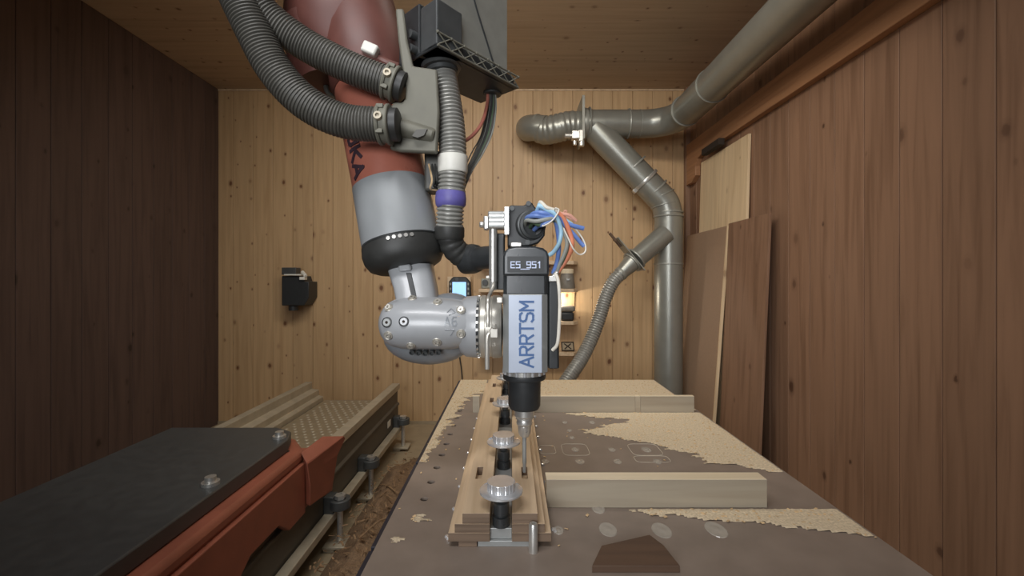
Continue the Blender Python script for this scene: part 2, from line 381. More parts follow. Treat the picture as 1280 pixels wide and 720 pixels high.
b = B(); cyl(b, (1.50, DY-0.33, dz), (1.50, 3.28, dz), R, None, 32); obj('pipe_section', b, galv, duct)
b = B(); cyl(b, (1.50, 3.30, dz), (1.50, RY, dz), R*0.985, None, 32); obj('pipe_section', b, galv, duct)
ring('joint_ring', (1.08, DY, dz), (1, 0, 0), R); ring('joint_ring', (1.185, DY, dz), (1, 0, 0), R, 0.006, 0.003)
ring('joint_ring', (1.495, DY-0.32, dz), (0.03, -1, 0), R, 0.02); ring('joint_ring', (1.50, 3.29, dz), (0, 1, 0), R, 0.012, 0.005)
dA, dB = P(742, 160, DY), P(812, 233, DY); dd = (dB-dA).normalized()
b = B(); cyl(b, dA, dB, R, None, 32); obj('pipe_section', b, galv, duct)
vx = (835.5-CX)/F*DY
b = B(); tube(b, [dB-dd*0.02, dB+dd*0.08, P(831, 254, DY), Vector((vx, DY, P(0, 272, DY).z)), Vector((vx, DY, P(0, 285, DY).z))], R, 32, 22); obj('elbow', b, galv, duct)
b = B(); cyl(b, (vx, DY, P(0, 280, DY).z), (vx, DY, 0.0), R, None, 36); obj('pipe_section', b, galv, duct)
for q, tk in (((792.5, 208.5), 0.006), ((819, 238), 0.005)): ring('joint_ring', P(*q, DY), dd, R, 0.016, tk)
cl = ring('band_clamp', P(806, 226, DY), dd, R, 0.03, 0.012, steel)
b = B(); c0 = P(794, 238, DY); box(b, c0+Vector((-0.01, -0.03, -0.01)), (0.05, 0.04, 0.035), dd.to_track_quat('Z', 'Y').to_matrix()); cyl(b, c0+Vector((-0.03, -0.035, 0.0)), c0+Vector((0.0, -0.035, -0.03)), 0.01, None, 10); obj('clamp_screw', b, steel, cl, 0.003)
for yy, tk in ((266, 0.005), (271, 0.008), (330, 0.005)): ring('joint_ring', (vx, DY, P(0, yy, DY).z), (0, 0, 1), R, 0.014, tk)
for k, yy in enumerate((245, 256)): ring('joint_ring', P(826+k*5, yy, DY), (0.5-k*0.25, 0, -1), R, 0.008, 0.004)
# wall outlet: flexible piece and elbow, gate with its cylinder
b = B(); hose(b, [P(727, 157, DY), P(712, 157, DY), P(698, 160, DY+0.01), P(684, 163, DY+0.06), P(674, 161, DY+0.10)], R*1.03, 0.044, 0.055, 32); obj('flexible_pipe', b, galv, duct)
b = B(); tube(b, [P(682, 161, DY+0.06), P(670, 160, DY+0.10), P(662, 160, DY+0.17), P(660, 161, DY+0.26), P(662, 161, 4.51)], R*0.95, 32, 24); obj('wall_elbow', b, galv, duct)
ring('joint_ring', P(673.5, 160.5, DY+0.10), (-1, 0.55, 0), R*0.95, 0.03, 0.010)
gx = (726-CX)/F*DY
g = None
b = B(); box2(b, gx-0.012, gx+0.012, DY-0.17, DY+0.16, dz-0.19, dz+0.20); g = obj('slide_gate', b, galv_r, duct, 0.003, False)
b = B(); box2(b, gx-0.05, gx-0.01, DY-0.20, DY-0.12, dz-0.22, dz-0.12); box2(b, gx-0.11, gx-0.04, DY-0.21, DY-0.13, dz-0.20, dz-0.13); cyl(b, (gx-0.17, DY-0.17, dz-0.165), (gx-0.10, DY-0.17, dz-0.165), 0.022, None, 14); cyl(b, (gx-0.08, DY-0.17, dz-0.21), (gx-0.08, DY-0.17, dz-0.25), 0.018, None, 12); cyl(b, (gx-0.02, DY-0.17, dz-0.2), (gx-0.02, DY-0.17, dz-0.26), 0.025, None, 12)
obj('gate_cylinder', b, steel, g, 0.004)
ring('joint_ring', (gx+0.035, DY, dz), (1, 0, 0), R, 0.04, 0.012); ring('joint_ring', (gx+0.075, DY, dz), (1, 0, 0), R, 0.014, 0.02)
# small branch: pipe stub, slide gate, reducer, flexible hose
sA, sB = P(832, 292, 4.02), P(797, 322, 3.97); sd = (sB-sA).normalized()
b = B(); cyl(b, sA, sB, 0.092, 0.088, 28); obj('branch_pipe', b, galv, duct)
b = B(); u = Vector((-sd.z, 0, sd.x)); rt = Matrix((sd, Vector((0, 1, 0)), sd.cross(Vector((0, 1, 0))))).transposed(); box(b, P(786, 318, 3.95), (0.010, 0.20, 0.38), rt); sg = obj('slide_gate', b, galv_r, duct, 0.002, False)
b = B(); sv = P(768, 300, 3.90); cyl(b, sv, sv+Vector((0.0, -0.04, 0)), 0.012, None, 10); box(b, P(769, 300, 3.95), (0.02, 0.03, 0.16), rt); obj('gate_handle', b, dkwood, sg)
ring('joint_ring', P(795, 323, 3.96), sd, 0.09, 0.02, 0.012); ring('joint_ring', P(790, 328, 3.95), sd, 0.088, 0.02, 0.010)
b = B(); cyl(b, P(792, 326, 3.95), P(775, 343, 3.93), 0.086, 0.055, 28); obj('reducer', b, galv, duct)
ring('joint_ring', P(776, 342, 3.93), sd, 0.055, 0.03, 0.008)
b = B(); hose(b, [P(775, 343, 3.93), P(766, 353, 3.92), P(757, 372, 3.90), P(749, 398, 3.86), P(739, 424, 3.80), P(727, 448, 3.72), P(711, 472, 3.62), P(690, 505, 3.5), P(670, 545, 3.4)], 0.060, 0.024, 0.14, 24); obj('flexible_hose', b, hose_s, duct)

# ------------------------------------------------------------------ wall shelf and what stands on it
SY = 4.36
shelf = thing('wall_shelf', (0.2, 4.49, 1.0), 'pale wood wall shelf with four boards behind the spindle', 'shelf')
b = B(); prism(b, [(P(604, 325, 4.49)), (P(716, 325, 4.49)), (P(719, 350, 4.49)), (P(717, 400, 4.49)), (P(716, 448, 4.49)), (P(604, 448, 4.49))], (0, 0.008, 0)); obj('back_panel', b, pine, shelf, 0, False)
for yy in (326, 361, 402, 441):
    a, c = P(598, yy, 4.28), P(724, yy+4.5, 4.28)
    b = B(); prism(b, [(a.x, 4.49, a.z), (a.x, 4.30, a.z), (c.x-0.05, 4.30, a.z), (c.x, 4.36, a.z), (c.x, 4.49, a.z)], (0, 0, c.z-a.z)); obj('shelf_board', b, ply_w, shelf, 0.004, False)
def zs(yy): return P(0, yy, 4.28).z+0.0005
t = thing('jar', (P(709, 0, 4.38).x, 4.38, zs(361)), 'grey jar with round pale lid on the second shelf board', 'jar')
c = Vector((P(709, 0, 4.38).x, 4.38, zs(361)))
b = B(); lathe(b, c, (0,0,1), [(0,0.075),(0.01,0.08),(0.10,0.07),(0.15,0.06)], 24); obj('body', b, jar_m, t)
b = B(); lathe(b, c+Vector((0,0,0.15)), (0,0,1), [(0,0.066),(0.035,0.066),(0.045,0.058),(0.045,0)], 24); obj('lid', b, board_lit, t, label='pale round lid')
b = B(); box(b, c+Vector((0,-0.078,0.09)), (0.035, 0.012, 0.02)); obj('latch', b, steel, t, 0.002)
c = Vector((P(709, 0, 4.36).x, 4.38, zs(402)))
t = thing('storage_tin', c, 'dark grey square tin with rounded lid on the third shelf board', 'tin')
b = B(); box(b, c+Vector((0,0,0.045)), (0.13, 0.12, 0.09)); obj('body', b, black_p, t, 0.02)
b = B(); box(b, c+Vector((0,0,0.12)), (0.15, 0.14, 0.06)); obj('lid', b, jar_m, t, 0.025, segs=4)
c = Vector((P(709, 0, 4.40).x, 4.335, zs(441)))
t = thing('square_tile', c, 'square dark framed tile with a star figure lying tilted on lowest board', 'tile')
rt = Matrix.Rotation(math.radians(-52), 3, 'X')
b = B(); box(b, c+Vector((0,0.03,0.046)), (0.125, 0.10, 0.010), rt.inverted()); obj('plate', b, plate_m, t, 0.002)
b = B()
for s in (-1, 1):
    box(b, c+Vector((s*0.058,0.03,0.046))+Vector((0,-0.006,0.003)), (0.010, 0.10, 0.006), rt.inverted())
    box(b, c+Vector((0,0.03,0.046))+rt.inverted() @ Vector((0, s*0.046, 0.007)), (0.125, 0.010, 0.006), rt.inverted())
    box(b, c+Vector((0,0.03,0.046))+rt.inverted() @ Vector((0, 0, 0.007)), (0.09, 0.010, 0.005), rt.inverted() @ Matrix.Rotation(s*0.75, 3, 'Z'))
obj('star_frame', b, slot_m, t)
c = Vector((P(609, 0, 4.36).x, 4.40, zs(361)))
t = thing('measuring_instrument', c, 'small grey instrument at left end of the second shelf board', 'instrument')
b = B(); box(b, c+Vector((0,0,0.05)), (0.12, 0.08, 0.10)); obj('body', b, grey_c, t, 0.01)
b = B(); cyl(b, c+Vector((-0.02,-0.04,0.06)), c+Vector((-0.02,-0.06,0.06)), 0.03, None, 16); obj('dial', b, dark_g, t)
b = B(); box(b, c+Vector((0.01,0,0.115)), (0.05, 0.05, 0.03)); obj('cap', b, steel, t, 0.005)
# strip lamp beneath the second board
lp = Vector((P(676, 0, 4.3).x, 4.42, P(0, 367, 4.28).z-0.012))
t = thing('strip_lamp', lp, 'small warm strip lamp under the second shelf board behind the spindle', 'lamp')
b = B(); box(b, lp, (0.36, 0.04, 0.015)); obj('housing', b, white_p, t, 0.003)
b = B(); box(b, lp-Vector((0,0,0.009)), (0.34, 0.03, 0.004)); obj('diffuser', b, lamp_m, t)
area('strip_lamp_light', lp+Vector((0.13, -0.04, -0.03)), lp+Vector((0.55, 0.10, -0.12)), 0.10, 0.04, 2.6, (1.0, 0.93, 0.80))
# pendant with lit screen hanging on the wall
c = P(574, 362, 4.40)
t = thing('teach_pendant', c, 'black hand pendant with lit blue screen hanging on the back wall', 'pendant')
b = B(); prism(b, [P(561, 352, 4.38), P(566, 346, 4.38), P(582, 346, 4.38), P(588, 353, 4.38), P(589, 372, 4.38), P(584, 386, 4.38), P(566, 386, 4.38), P(561, 374, 4.38)], (0, 0.06, 0)); obj('body', b, black_p, t, 0.012)
b = B(); prism(b, [P(565.5, 352.5, 4.375), P(582.5, 352.5, 4.375), P(582.5, 376, 4.375), P(565.5, 376, 4.375)], (0, 0.004, 0)); obj('screen', b, screen, t, label='lit blue screen')
for px in (563.2, 585.4):
    for k in range(4):
        b = B(); q = P(px, 355+k*6, 4.375); box(b, q, (0.014, 0.006, 0.022)); obj('button', b, grey_c, t)
b = B(); cyl(b, P(571, 349, 4.378), P(571, 349, 4.35), 0.018, None, 14); obj('dial', b, dark_g, t)
b = B(); tube(b, [P(574, 386, 4.42), P(573, 410, 4.46), P(574, 440, 4.47), P(577, 465, 4.47), P(579, 500, 4.46), P(577, 535, 4.42)], 0.006, 8, 40); obj('cable', b, rubber, t)
b = B(); box(b, P(574, 358, 4.47), (0.24, 0.03, 0.20)); obj('holder', b, ply_w, t, 0.006)
# black box at the left of the wall
c = P(366, 362, 4.40)
t = thing('wall_control_box', c, 'black box with pale brackets on back wall left of the robot wrist', 'control box')
b = B(); prism(b, [P(352, 345, 4.3), P(378, 345, 4.3), P(380, 352, 4.3), P(386, 352, 4.3), P(386, 372, 4.3), P(380, 382, 4.3), P(352, 382, 4.3)], (0, 0.19, 0)); obj('body', b, black_p, t, 0.006)
b = B(); box(b, P(364, 339, 4.36), (0.14, 0.10, 0.07)); obj('switch', b, dark_g, t, 0.004)
b = B(); box(b, P(367, 343.5, 4.3), (0.16, 0.06, 0.014)); box(b, P(379, 348, 4.3), (0.05, 0.06, 0.03)); cyl(b, P(378, 340, 4.32), P(382, 345, 4.28), 0.018, None, 12); obj('bracket', b, white_p, t, 0.003)
b = B(); cyl(b, P(367, 382, 4.36), P(367, 388, 4.36), 0.045, None, 16); obj('gland', b, black_p, t)

# ------------------------------------------------------------------ work table
ZT, ZB = HC-0.625, HC-0.545                     # table top, beam top
table = thing('work_table', (0.28, 1.6, 0), 'wide work table with brown film-faced top', 'table')
b = B(); box2(b, -0.32, 0.89, 0.45, 2.75, ZT-0.03, ZT); top = obj('table_top', b, film, table, 0, False)
k = B()
holes = [(520,648), (534,601.5), (546,577.5)] and [(-0.25, 1.15+0.1055*i) for i in range(12)]
for (hx, hy) in holes: cyl(k, (hx, hy, ZT-0.05), (hx, hy, ZT+0.02), 0.012, None, 16)
cut(top, k)
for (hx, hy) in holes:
    b = B(); cyl(b, (hx, hy, ZT-0.045), (hx, hy, ZT-0.009), 0.0119, None, 16); obj('hole_shade', b, hole_m, table)  # near-black disc paints the shade inside each hole
for y0, y1 in ((0.45, 1.02), (1.035, 1.50), (1.515, 1.98), (1.995, 2.75)):
    b = B(); box2(b, -0.332, -0.32, y0, y1, ZT-0.045, ZT-0.003); obj('edge_strip', b, film_e, table, 0.001, False, label='dark edge strip')
b = B(); box2(b, -0.215, 0.85, 0.5, 2.7, ZT-0.13, ZT-0.03); obj('frame', b, dark_g, table, 0.004, False)
for x in (-0.24, 0.81):
    for y in (0.55, 2.65):
        b = B(); box2(b, x-0.04, x+0.04, y-0.04, y+0.04, 0, ZT-0.12); obj('leg', b, dark_g, table, 0.004, False)
for i in range(9):                               # small bright screws on both sides of the beam
    for x in (-0.158, 0.103):
        y = 1.07+i*0.13+(0.03 if x > 0 else 0)
        b = B(); lathe(b, (x, y, ZT), (0,0,1), [(0,0.006),(0.003,0.006),(0.005,0.003),(0.005,0)], 10); box(b, (x+0.004, y-0.006, ZT+0.003), (0.006, 0.012, 0.006)); obj('screw', b, alu, table)
def tb(px, py, z=ZT):                            # table point under a pixel
    Y = F*(HC-z)/(py-HY); return Vector(((px-CX)/F*Y, Y, z))
for (px, py, rr) in ((698,663,.016), (760,662,.028), (827,663,.030), (895,662,.032), (719,562,.018), (765,562,.017), (808,562,.022), (853,562,.016), (725,577,.020), (772,577,.018), (822,577,.018), (715,547,.014), (712,538,.012), (706,528,.014), (740,528,.016), (748,636,.022), (682,577,.016)):
    p = tb(px, py); b = B(); lathe(b, p, (0,0,1), [(0,rr),(0.0015,rr*0.96),(0.002,rr*0.7),(0.0012,rr*0.55),(0.003,rr*0.3),(0.003,0)], 14, 1.15, 0.8); obj('glue_spot', b, glue, table)
def outline(cx, cy, wx, wy, rad=0.02, th=0.0010):
    b = B(); p0 = tb(cx, cy); ps = []
    for k in range(32):
        a = 2*math.pi*k/32; ca, sa = math.cos(a), math.sin(a)
        ps.append(p0+Vector((math.copysign(abs(ca)**0.4, ca)*wx, math.copysign(abs(sa)**0.4, sa)*wy, 0.0005)))
    tube(b, ps+[ps[0]], th, 6, 80); obj('routed_outline', b, glue_l, table)
outline(719, 562, 0.048, 0.055); outline(806, 562, 0.055, 0.055); outline(815, 574, 0.060, 0.028); outline(684, 562, 0.03, 0.04)

# plywood beam: stacked layers with a channel, standing on a metal base
beam = thing('plywood_beam', (-0.03, 1.7, ZT), 'long stepped plywood beam with centre channel running along the table', 'beam')
Y0, Y1 = 1.027, 2.52
for (xa, xb, z0, z1, mm) in ((-0.116, 0.060, ZB-0.024, ZB, ply_w), (-0.134, 0.077, ZB-0.045, ZB-0.0245, ply_w), (-0.149, 0.092, ZB-0.066, ZB-0.0455, ply_w)):
    for (p, q) in ((xa, -0.052), (0.0, xb)):
        b = B(); box2(b, p, q, Y0, Y1, z0, z1)
        o = obj('plywood_layer', b, mm, beam, 0.0008, False)
        if z1 == ZB:
            k = B()
            for hy in (1.245, 2.0, 2.28):
                x = -0.092 if p < -0.05 else 0.0355
                box(k, (x, hy, ZB), (0.017, 0.075, 0.06))
            cut(o, k)
        o.data.materials.append(ply_e)
        for f in o.data.polygons:
            if f.normal.y < -0.9: f.material_index = 1
b = B(); box2(b, -0.0515, -0.0005, Y0+0.012, Y1, ZB-0.066, ZB-0.041); obj('channel_strip', b, spin_s, beam, 0.001, False, label='grey metal channel strip')
b = B(); box2(b, -0.080, 0.055, Y0+0.004, Y1, ZT, ZB-0.0665); obj('base_profile', b, spin_s, beam, 0.001, False, label='grey metal base profile')
b = B(); box2(b, -0.125, -0.082, Y0+0.003, Y1, ZT, ZB-0.0665); obj('packing_strip', b, ply_e, beam, 0.001, False)
b = B(); lathe(b, (0.049, 1.012, ZT), (0,0,1), [(0,0.0105),(0.062,0.0105),(0.066,0.008),(0.066,0.004),(0.062,0.004)], 20); tag(obj('chrome_pin', b, steel), 'polished chrome pin standing at the front end of the beam', 'pin')

# clamp discs in the channel
ZP = HC-0.505
def clamp(x, y, label):
    t = thing('clamp_disc', (x, y, ZB-0.041), label, 'clamp', 'clamp discs along the beam channel')
    b = B(); lathe(b, (x, y, ZB-0.041), (0,0,1), [(0,0.021),(0.022,0.021),(0.024,0.016),(0.028,0.016),(0.03,0.019),(0.055,0.019),(0.057,0.013),(0.0795,0.013)], 24); obj('post', b, black_g, t, label='dark threaded post')
    b = B(); lathe(b, (x, y, ZP-0.003), (0,0,1), [(0,0.050),(0.001,0.052),(0.005,0.052),(0.006,0.050),(0.006,0)], 48); obj('disc', b, alu, t)
    b = B(); ps = []
    for k in range(20):
        ps += [(0.034, 2*math.pi*(k+0.12)/20), (0.034, 2*math.pi*(k+0.72)/20), (0.0325, 2*math.pi*(k+0.86)/20)]
    prism(b, [(x+r*math.cos(a), y+r*math.sin(a), ZP+0.003) for r, a in ps], (0, 0, 0.020)); obj('knurled_knob', b, alu, t, 0.001, False)
clamp(-0.026, 1.056, 'front aluminium clamp disc on a dark post, nearest the camera')
clamp(-0.026, 1.375, 'second aluminium clamp disc from the front, left of the drill bit')
clamp(-0.028, 1.80, 'third aluminium clamp disc, half hidden left of the black spindle nose')
clamp(-0.028, 2.27, 'farthest aluminium clamp disc at the back of the beam channel')

# boards on edge across the table
def board(label, x0, x1, y0, y1, splits=()):
    t = thing('wooden_board', ((x0+x1)/2, (y0+y1)/2, ZT), label, 'board', 'boards on edge across the table')
    xs = [x0, *splits, x1]
    for a, c in zip(xs, xs[1:]):
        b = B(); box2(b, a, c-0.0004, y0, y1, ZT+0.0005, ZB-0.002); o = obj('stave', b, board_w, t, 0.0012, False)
        o.data.materials.append(board_lit)
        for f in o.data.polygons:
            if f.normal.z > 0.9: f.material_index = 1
board('near thick ash board standing on edge right of the beam', 0.094, 0.70, 1.206, 1.252)
board('far ash board on edge across the back of the table, jointed near its end', 0.094, 0.858, 2.07, 2.095, (0.58, 0.605))
board('short pale board stub on edge left of the beam at the back', -0.185, -0.152, 2.07, 2.095)
b = B(); prism(b, [tb(752, 690), tb(812, 676), tb(830, 690), tb(850, 716), tb(740, 716)], (0, 0, 0.015)); tag(obj('wood_offcut', b, dkwood, None, 0.001, False), 'dark brown wood offcut lying at the near edge of the table', 'offcut')

# sawdust lying on the table
def pw(tab, v):
    for (a, fa), (c, fc) in zip(tab, tab[1:]):
        if a <= v <= c: return fa+(fc-fa)*(v-a)/(c-a)
    return tab[0][1] if v < tab[0][0] else tab[-1][1]
RT = [(1.30,1.2), (1.42,0.86), (1.495,0.70), (1.5625,0.64), (1.637,0.58), (1.72,0.45), (1.80,0.30), (1.84,0.28), (1.87,0.44), (1.97,0.47), (2.02,0.30), (2.06,0.26)]
RF = [(0.9,1.2), (1.06,0.92), (1.09,0.80), (1.12,0.65), (1.15,0.50), (1.185,0.37), (1.206,0.33), (1.21, 9)]
def dusty(x, y):
    n = mnoise.fractal(Vector((x*7, y*22, 3.1)), 1.0, 2.0, 4)*0.08+mnoise.noise(Vector((x*28, y*120, 1.7)))*0.035
    v = -1
    if y < 2.069 and y > 1.27: v = max(v, x-pw(RT, y)+n)
    if y < 1.2: v = max(v, x-pw(RF, y)+n*1.2)
    if y > 2.10: v = max(v, 0.06+y-2.10 if x > 0.09 else -1)
    if x < -0.15:
        v = max(v, -0.292+(y-1.65)*0.09-x+n*0.45 if y > 1.5 else -1, (y-2.28-(x+0.32)*0.9)*0.5+n*0.5)
        v = max(v, n*1.6-0.055-abs(x+0.27)*0.6 if y < 1.3 else -1)
    return v
def dustmesh(bm, x0, x1, y0, y1, st):
    nx, ny = int((x1-x0)/st), int((y1-y0)/st); vs = {}; D = {}
    for i in range(nx+1):
        for j in range(ny+1): D[i, j] = dusty(x0+i*st, y0+j*st)
    def V(i, j):
        if (i, j) not in vs:
            x, y = x0+i*st, y0+j*st; e = max(0, min(1, D[i, j]/0.03))
            h = 0.0006+e*(0.0016+0.0022*abs(mnoise.fractal(Vector((x*90, y*90, 0)), 1, 2, 3)))
            vs[i, j] = bm.verts.new((min(x, x1), y, ZT+h))
        return vs[i, j]
    for i in range(nx):
        for j in range(ny):
            q = ((i,j),(i+1,j),(i+1,j+1),(i,j+1))
            if sum(D[k] > 0 for k in q) >= 3: bm.faces.new([V(*k) for k in q])
b = B(); dustmesh(b, 0.095, 0.885, 0.95, 2.745, 0.006); dustmesh(b, -0.318, -0.152, 0.95, 2.745, 0.005)
tag(obj('sawdust', b, dust, None, 0, True, kind='stuff', angle=80), 'pale sawdust strewn over the back and right of the table', 'sawdust')
b = B()
for k in range(2600):                            # coarse chips
    x, y = random.uniform(-0.315, 0.88), random.uniform(0.98, 2.74)
    if -0.152 < x < 0.095 or dusty(x, y) < -0.012 and random.random() > 0.035 or 1.2 < y < 1.256 or 2.066 < y < 2.098: continue
    s = random.uniform(0.002, 0.006); box(b, (x, y, ZT+0.003), (s*1.8, s, 0.0012), Matrix.Rotation(random.uniform(0, 3.1), 3, 'Z') @ Matrix.Rotation(random.uniform(-.5, .5), 3, 'X'))
tag(obj('wood_chips', b, chip_m, None, 0, False, kind='stuff'), 'loose wood chips scattered on the table among the sawdust', 'chips')

# ------------------------------------------------------------------ linear track, carriage
trk = thing('linear_track', (-1.38, 2.6, 0), 'grey steel linear track on the floor left of the table', 'track')
RZ = 0.532
def prof_y(bm, prof, y0, y1, skew=0.0):
    a = [bm.verts.new((x, y0, z)) for x, z in prof]; c = [bm.verts.new((x+skew, y1, z)) for x, z in prof]; n = len(a)
    bm.faces.new(a[::-1]); bm.faces.new(c)
    for k in range(n): bm.faces.new((a[k], a[(k+1) % n], c[(k+1) % n], c[k]))
xr = -1.02
b = B(); prof_y(b, [(xr-0.07, RZ), (xr, RZ), (xr, RZ-0.05), (xr-0.008, RZ-0.055), (xr-0.062, RZ-0.055), (xr-0.07, RZ-0.05)], -1.6, 4.0); obj('rail', b, rail_m, trk, 0.004, False)
b = B(); prof_y(b, [(xr-0.065, RZ-0.055), (xr-0.012, RZ-0.055), (xr-0.012, RZ-0.16), (xr+0.004, RZ-0.17), (xr+0.004, RZ-0.185), (xr-0.006, RZ-0.19), (xr-0.006, 0.08), (xr-0.065, 0.08)], -1.6, 3.97); obj('beam_web', b, rail_d, trk, 0.003, False)
b = B(); prof_y(b, [(xr+0.0, 0.20), (xr+0.055, 0.20), (xr+0.055, 0.16), (xr+0.0, 0.14)], -1.6, 3.9); obj('side_ledge', b, rail_m, trk, 0.004, False)
b = B(); box2(b, xr-0.004, xr+0.0, 3.62, 3.70, 0.25, 0.30); obj('data_plate', b, white_p, trk, label='small pale data plate')
b = B(); prof_y(b, [(-1.86, RZ+0.02), (-1.80, RZ+0.02), (-1.80, RZ-0.04), (-1.74, RZ-0.05), (-1.74, RZ-0.10), (-1.70, RZ-0.11), (-1.70, 0.08), (-1.86, 0.08)], -1.6, 3.97); obj('rail', b, rail_m, trk, 0.004, False)
cp = B(); box2(cp, -1.69, xr-0.085, -1.6, 3.98, 0.35, 0.385); cover = obj('cover_plate', cp, plate_m, trk, 0, False)
b = B()
for i in range(34):
    for j in range(9):
        lathe(b, (-1.64+j*0.062+(0.031 if i % 2 else 0), 2.1+i*0.055, 0.385), (0,0,1), [(0,0.014),(0.004,0.010),(0.004,0)], 8)
obj('tread_studs', b, rail_m, cover, kind='stuff')
for y in (3.82, 2.95, 2.42):                     # levelling feet with eye lugs
    b = B(); box2(b, xr+0.0, xr+0.13, y-0.06, y+0.06, 0.02, 0.035); box2(b, xr, xr+0.06, y-0.05, y+0.05, 0.0, 0.02); obj('foot_plate', b, rail_m, trk, 0.003)
    b = B(); box2(b, xr-0.004, xr+0.05, y-0.035, y+0.035, 0.19, 0.29); lathe(b, (xr+0.075, y, 0.22), (0,0,1), [(0,0.025),(0,0.055),(0.05,0.055),(0.05,0.03),(0.0,0.025)], 24); obj('lug', b, dark_g, trk, 0.004)
    b = B(); cyl(b, (xr+0.075, y, 0.03), (xr+0.075, y, 0.285), 0.016, None, 14); lathe(b, (xr+0.075, y, 0.27), (0,0,1), [(0,0.03),(0.02,0.03),(0.02,0)], 6); obj('bolt', b, steel, trk)
# carriage
car = thing('robot_carriage', (-1.38, 1.55, 0.4), 'orange robot carriage riding on the track at lower left', 'carriage')
b = B(); prism(b, [(-1.85, -0.8, 0.655), (-1.0, -0.8, 0.655), (-1.0, 2.12, 0.655), (-1.12, 2.28, 0.655), (-1.85, 2.28, 0.655)], (0, 0, -0.06)); obj('deck', b, orange_c2, car, 0.02, True)
b = B(); prism(b, [(-0.985, -0.8, 0.60), (-0.985, 2.10, 0.60), (-0.985, 2.10, 0.36), (-0.985, 1.95, 0.36), (-0.985, 1.86, 0.43), (-0.985, 1.66, 0.43), (-0.985, 1.55, 0.36), (-0.985, -0.8, 0.36)], (-0.03, 0, 0)); obj('side_skirt', b, orange_c2, car, 0.004, False)
b = B()
loft(b, [[(-1.0, 2.08, 0.655), (-0.985, 2.28, 0.66), (-0.985, 2.30, 0.645), (-1.0, 2.10, 0.64)], [(-0.97, 2.08, 0.60), (-0.885, 2.32, 0.648), (-0.885, 2.34, 0.63), (-0.99, 2.10, 0.58)], [(-0.955, 2.08, 0.50), (-0.925, 2.32, 0.56), (-0.925, 2.335, 0.54), (-0.985, 2.10, 0.48)], [(-0.955, 2.08, 0.40), (-0.945, 2.30, 0.37), (-0.945, 2.31, 0.36), (-0.985, 2.10, 0.40)]])
obj('end_fairing', b, orange_c2, car, 0.006, True)
b = B(); prism(b, [(-1.0, 2.1, 0.6), (-1.0, 2.29, 0.6), (-1.0, 2.29, 0.36), (-1.0, 2.1, 0.36)], (-0.82, 0, 0)); obj('end_plate', b, orange_c2, car, 0.01, False)
for y in (2.17, 2.22):
    b = B(); cyl(b, (-1.07 if y < 2.2 else -1.12, y-0.08, 0.645), (-1.07 if y < 2.2 else -1.12, y-0.08, 0.6565), 0.012, None, 12); obj('hole_shade', b, slot_m, car)  # dark disc on the deck painted as the inside of a hole
b = B(); box2(b, -1.7, -1.02, -0.78, 2.26, 0.555, 0.585); box2(b, -1.85, -0.99, -0.78, 2.05, 0.548, 0.59); obj('chassis', b, dark_g, car)

# ------------------------------------------------------------------ robot arm
rob = thing('industrial_robot', (-1.38, -0.3, 0.655), 'large orange and grey industrial robot arm reaching down to the spindle', 'robot')
b = B(); lathe(b, (-1.38, -0.3, 0.6555), (0,0,1), [(0,0.33),(0.05,0.33),(0.06,0.29),(0.28,0.27),(0.30,0.30),(0.36,0.30)], 40); obj('base', b, dark_g, rob)
b = B(); prism(b, [(-1.74, -0.65, 0.657), (-1.06, -0.65, 0.657), (-1.06, 2.08, 0.657), (-1.10, 2.19, 0.657), (-1.20, 2.25, 0.657), (-1.74, 2.25, 0.657)], (0, 0, 0.06)); obj('base_plate', b, dark_g, rob, 0.006)
for y in (1.62, 2.10):
    b = B(); lathe(b, (-1.11, y, 0.717), (0,0,1), [(0,0.03),(0.012,0.03),(0.012,0.019),(0.03,0.019),(0.03,0)], 16); obj('base_bolt', b, steel, rob)
b = B(); ellipsoid(b, (-1.38, -0.3, 1.22), (0.33, 0.30, 0.30)); obj('turret', b, orange_shade, rob)
SH, EL = Vector((-1.45, -0.3, 1.6)), P(405, -55, 1.62)
b = B(); lathe(b, SH-Vector((0,0.22,0)), (0,1,0), [(0,0.12),(0.03,0.17),(0.40,0.17),(0.44,0.12),(0.44,0)], 32); obj('shoulder_joint', b, dark_g, rob)
dv = (EL-SH); b = B(); lathe(b, SH, dv, [(0,0.10),(0.1,0.135),(dv.length*0.5,0.115),(dv.length-0.1,0.12),(dv.length,0.09)], 28); obj('link_arm', b, orange_shade, rob)
b = B(); ellipsoid(b, P(428, 30, 1.54), (0.19, 0.17, 0.25)); ellipsoid(b, P(396, 88, 1.60), (0.11, 0.10, 0.09)); ellipsoid(b, P(462, 60, 1.48), (0.10, 0.10, 0.16)); cyl(b, P(412, 108, 1.50), P(400, 40, 1.52), 0.10, 0.13, 24); obj('elbow_housing', b, orange_shade, rob)
def ax(yc): return P(473+(yc-150)*0.19, yc, 1.40+(310-yc)/250*0.10)
FU, FL = ax(50), ax(318); fd = (FL-FU).normalized(); RFo = 0.121
def tlen(yc): return (ax(yc)-FU).length
b = B(); lathe(b, FU, fd, [(tlen(112), RFo*1.01), (tlen(236), RFo*0.985)], 48); fore = obj('forearm_tube', b, orange, rob, label='glossy orange forearm tube')
b = B(); lathe(b, FU, fd, [(-0.12, RFo*1.0), (0.0, RFo*1.12), (tlen(108), RFo*1.1), (tlen(116), RFo*1.02)], 40); obj('forearm_housing', b, orange_shade, rob)
b = B(); lathe(b, FU, fd, [(tlen(234), RFo*0.97), (tlen(234), RFo), (tlen(303), RFo*1.02), (tlen(304), RFo*0.9)], 48); obj('forearm_band', b, grey_b, rob, label='pale grey forearm band')
t0 = tlen(304)
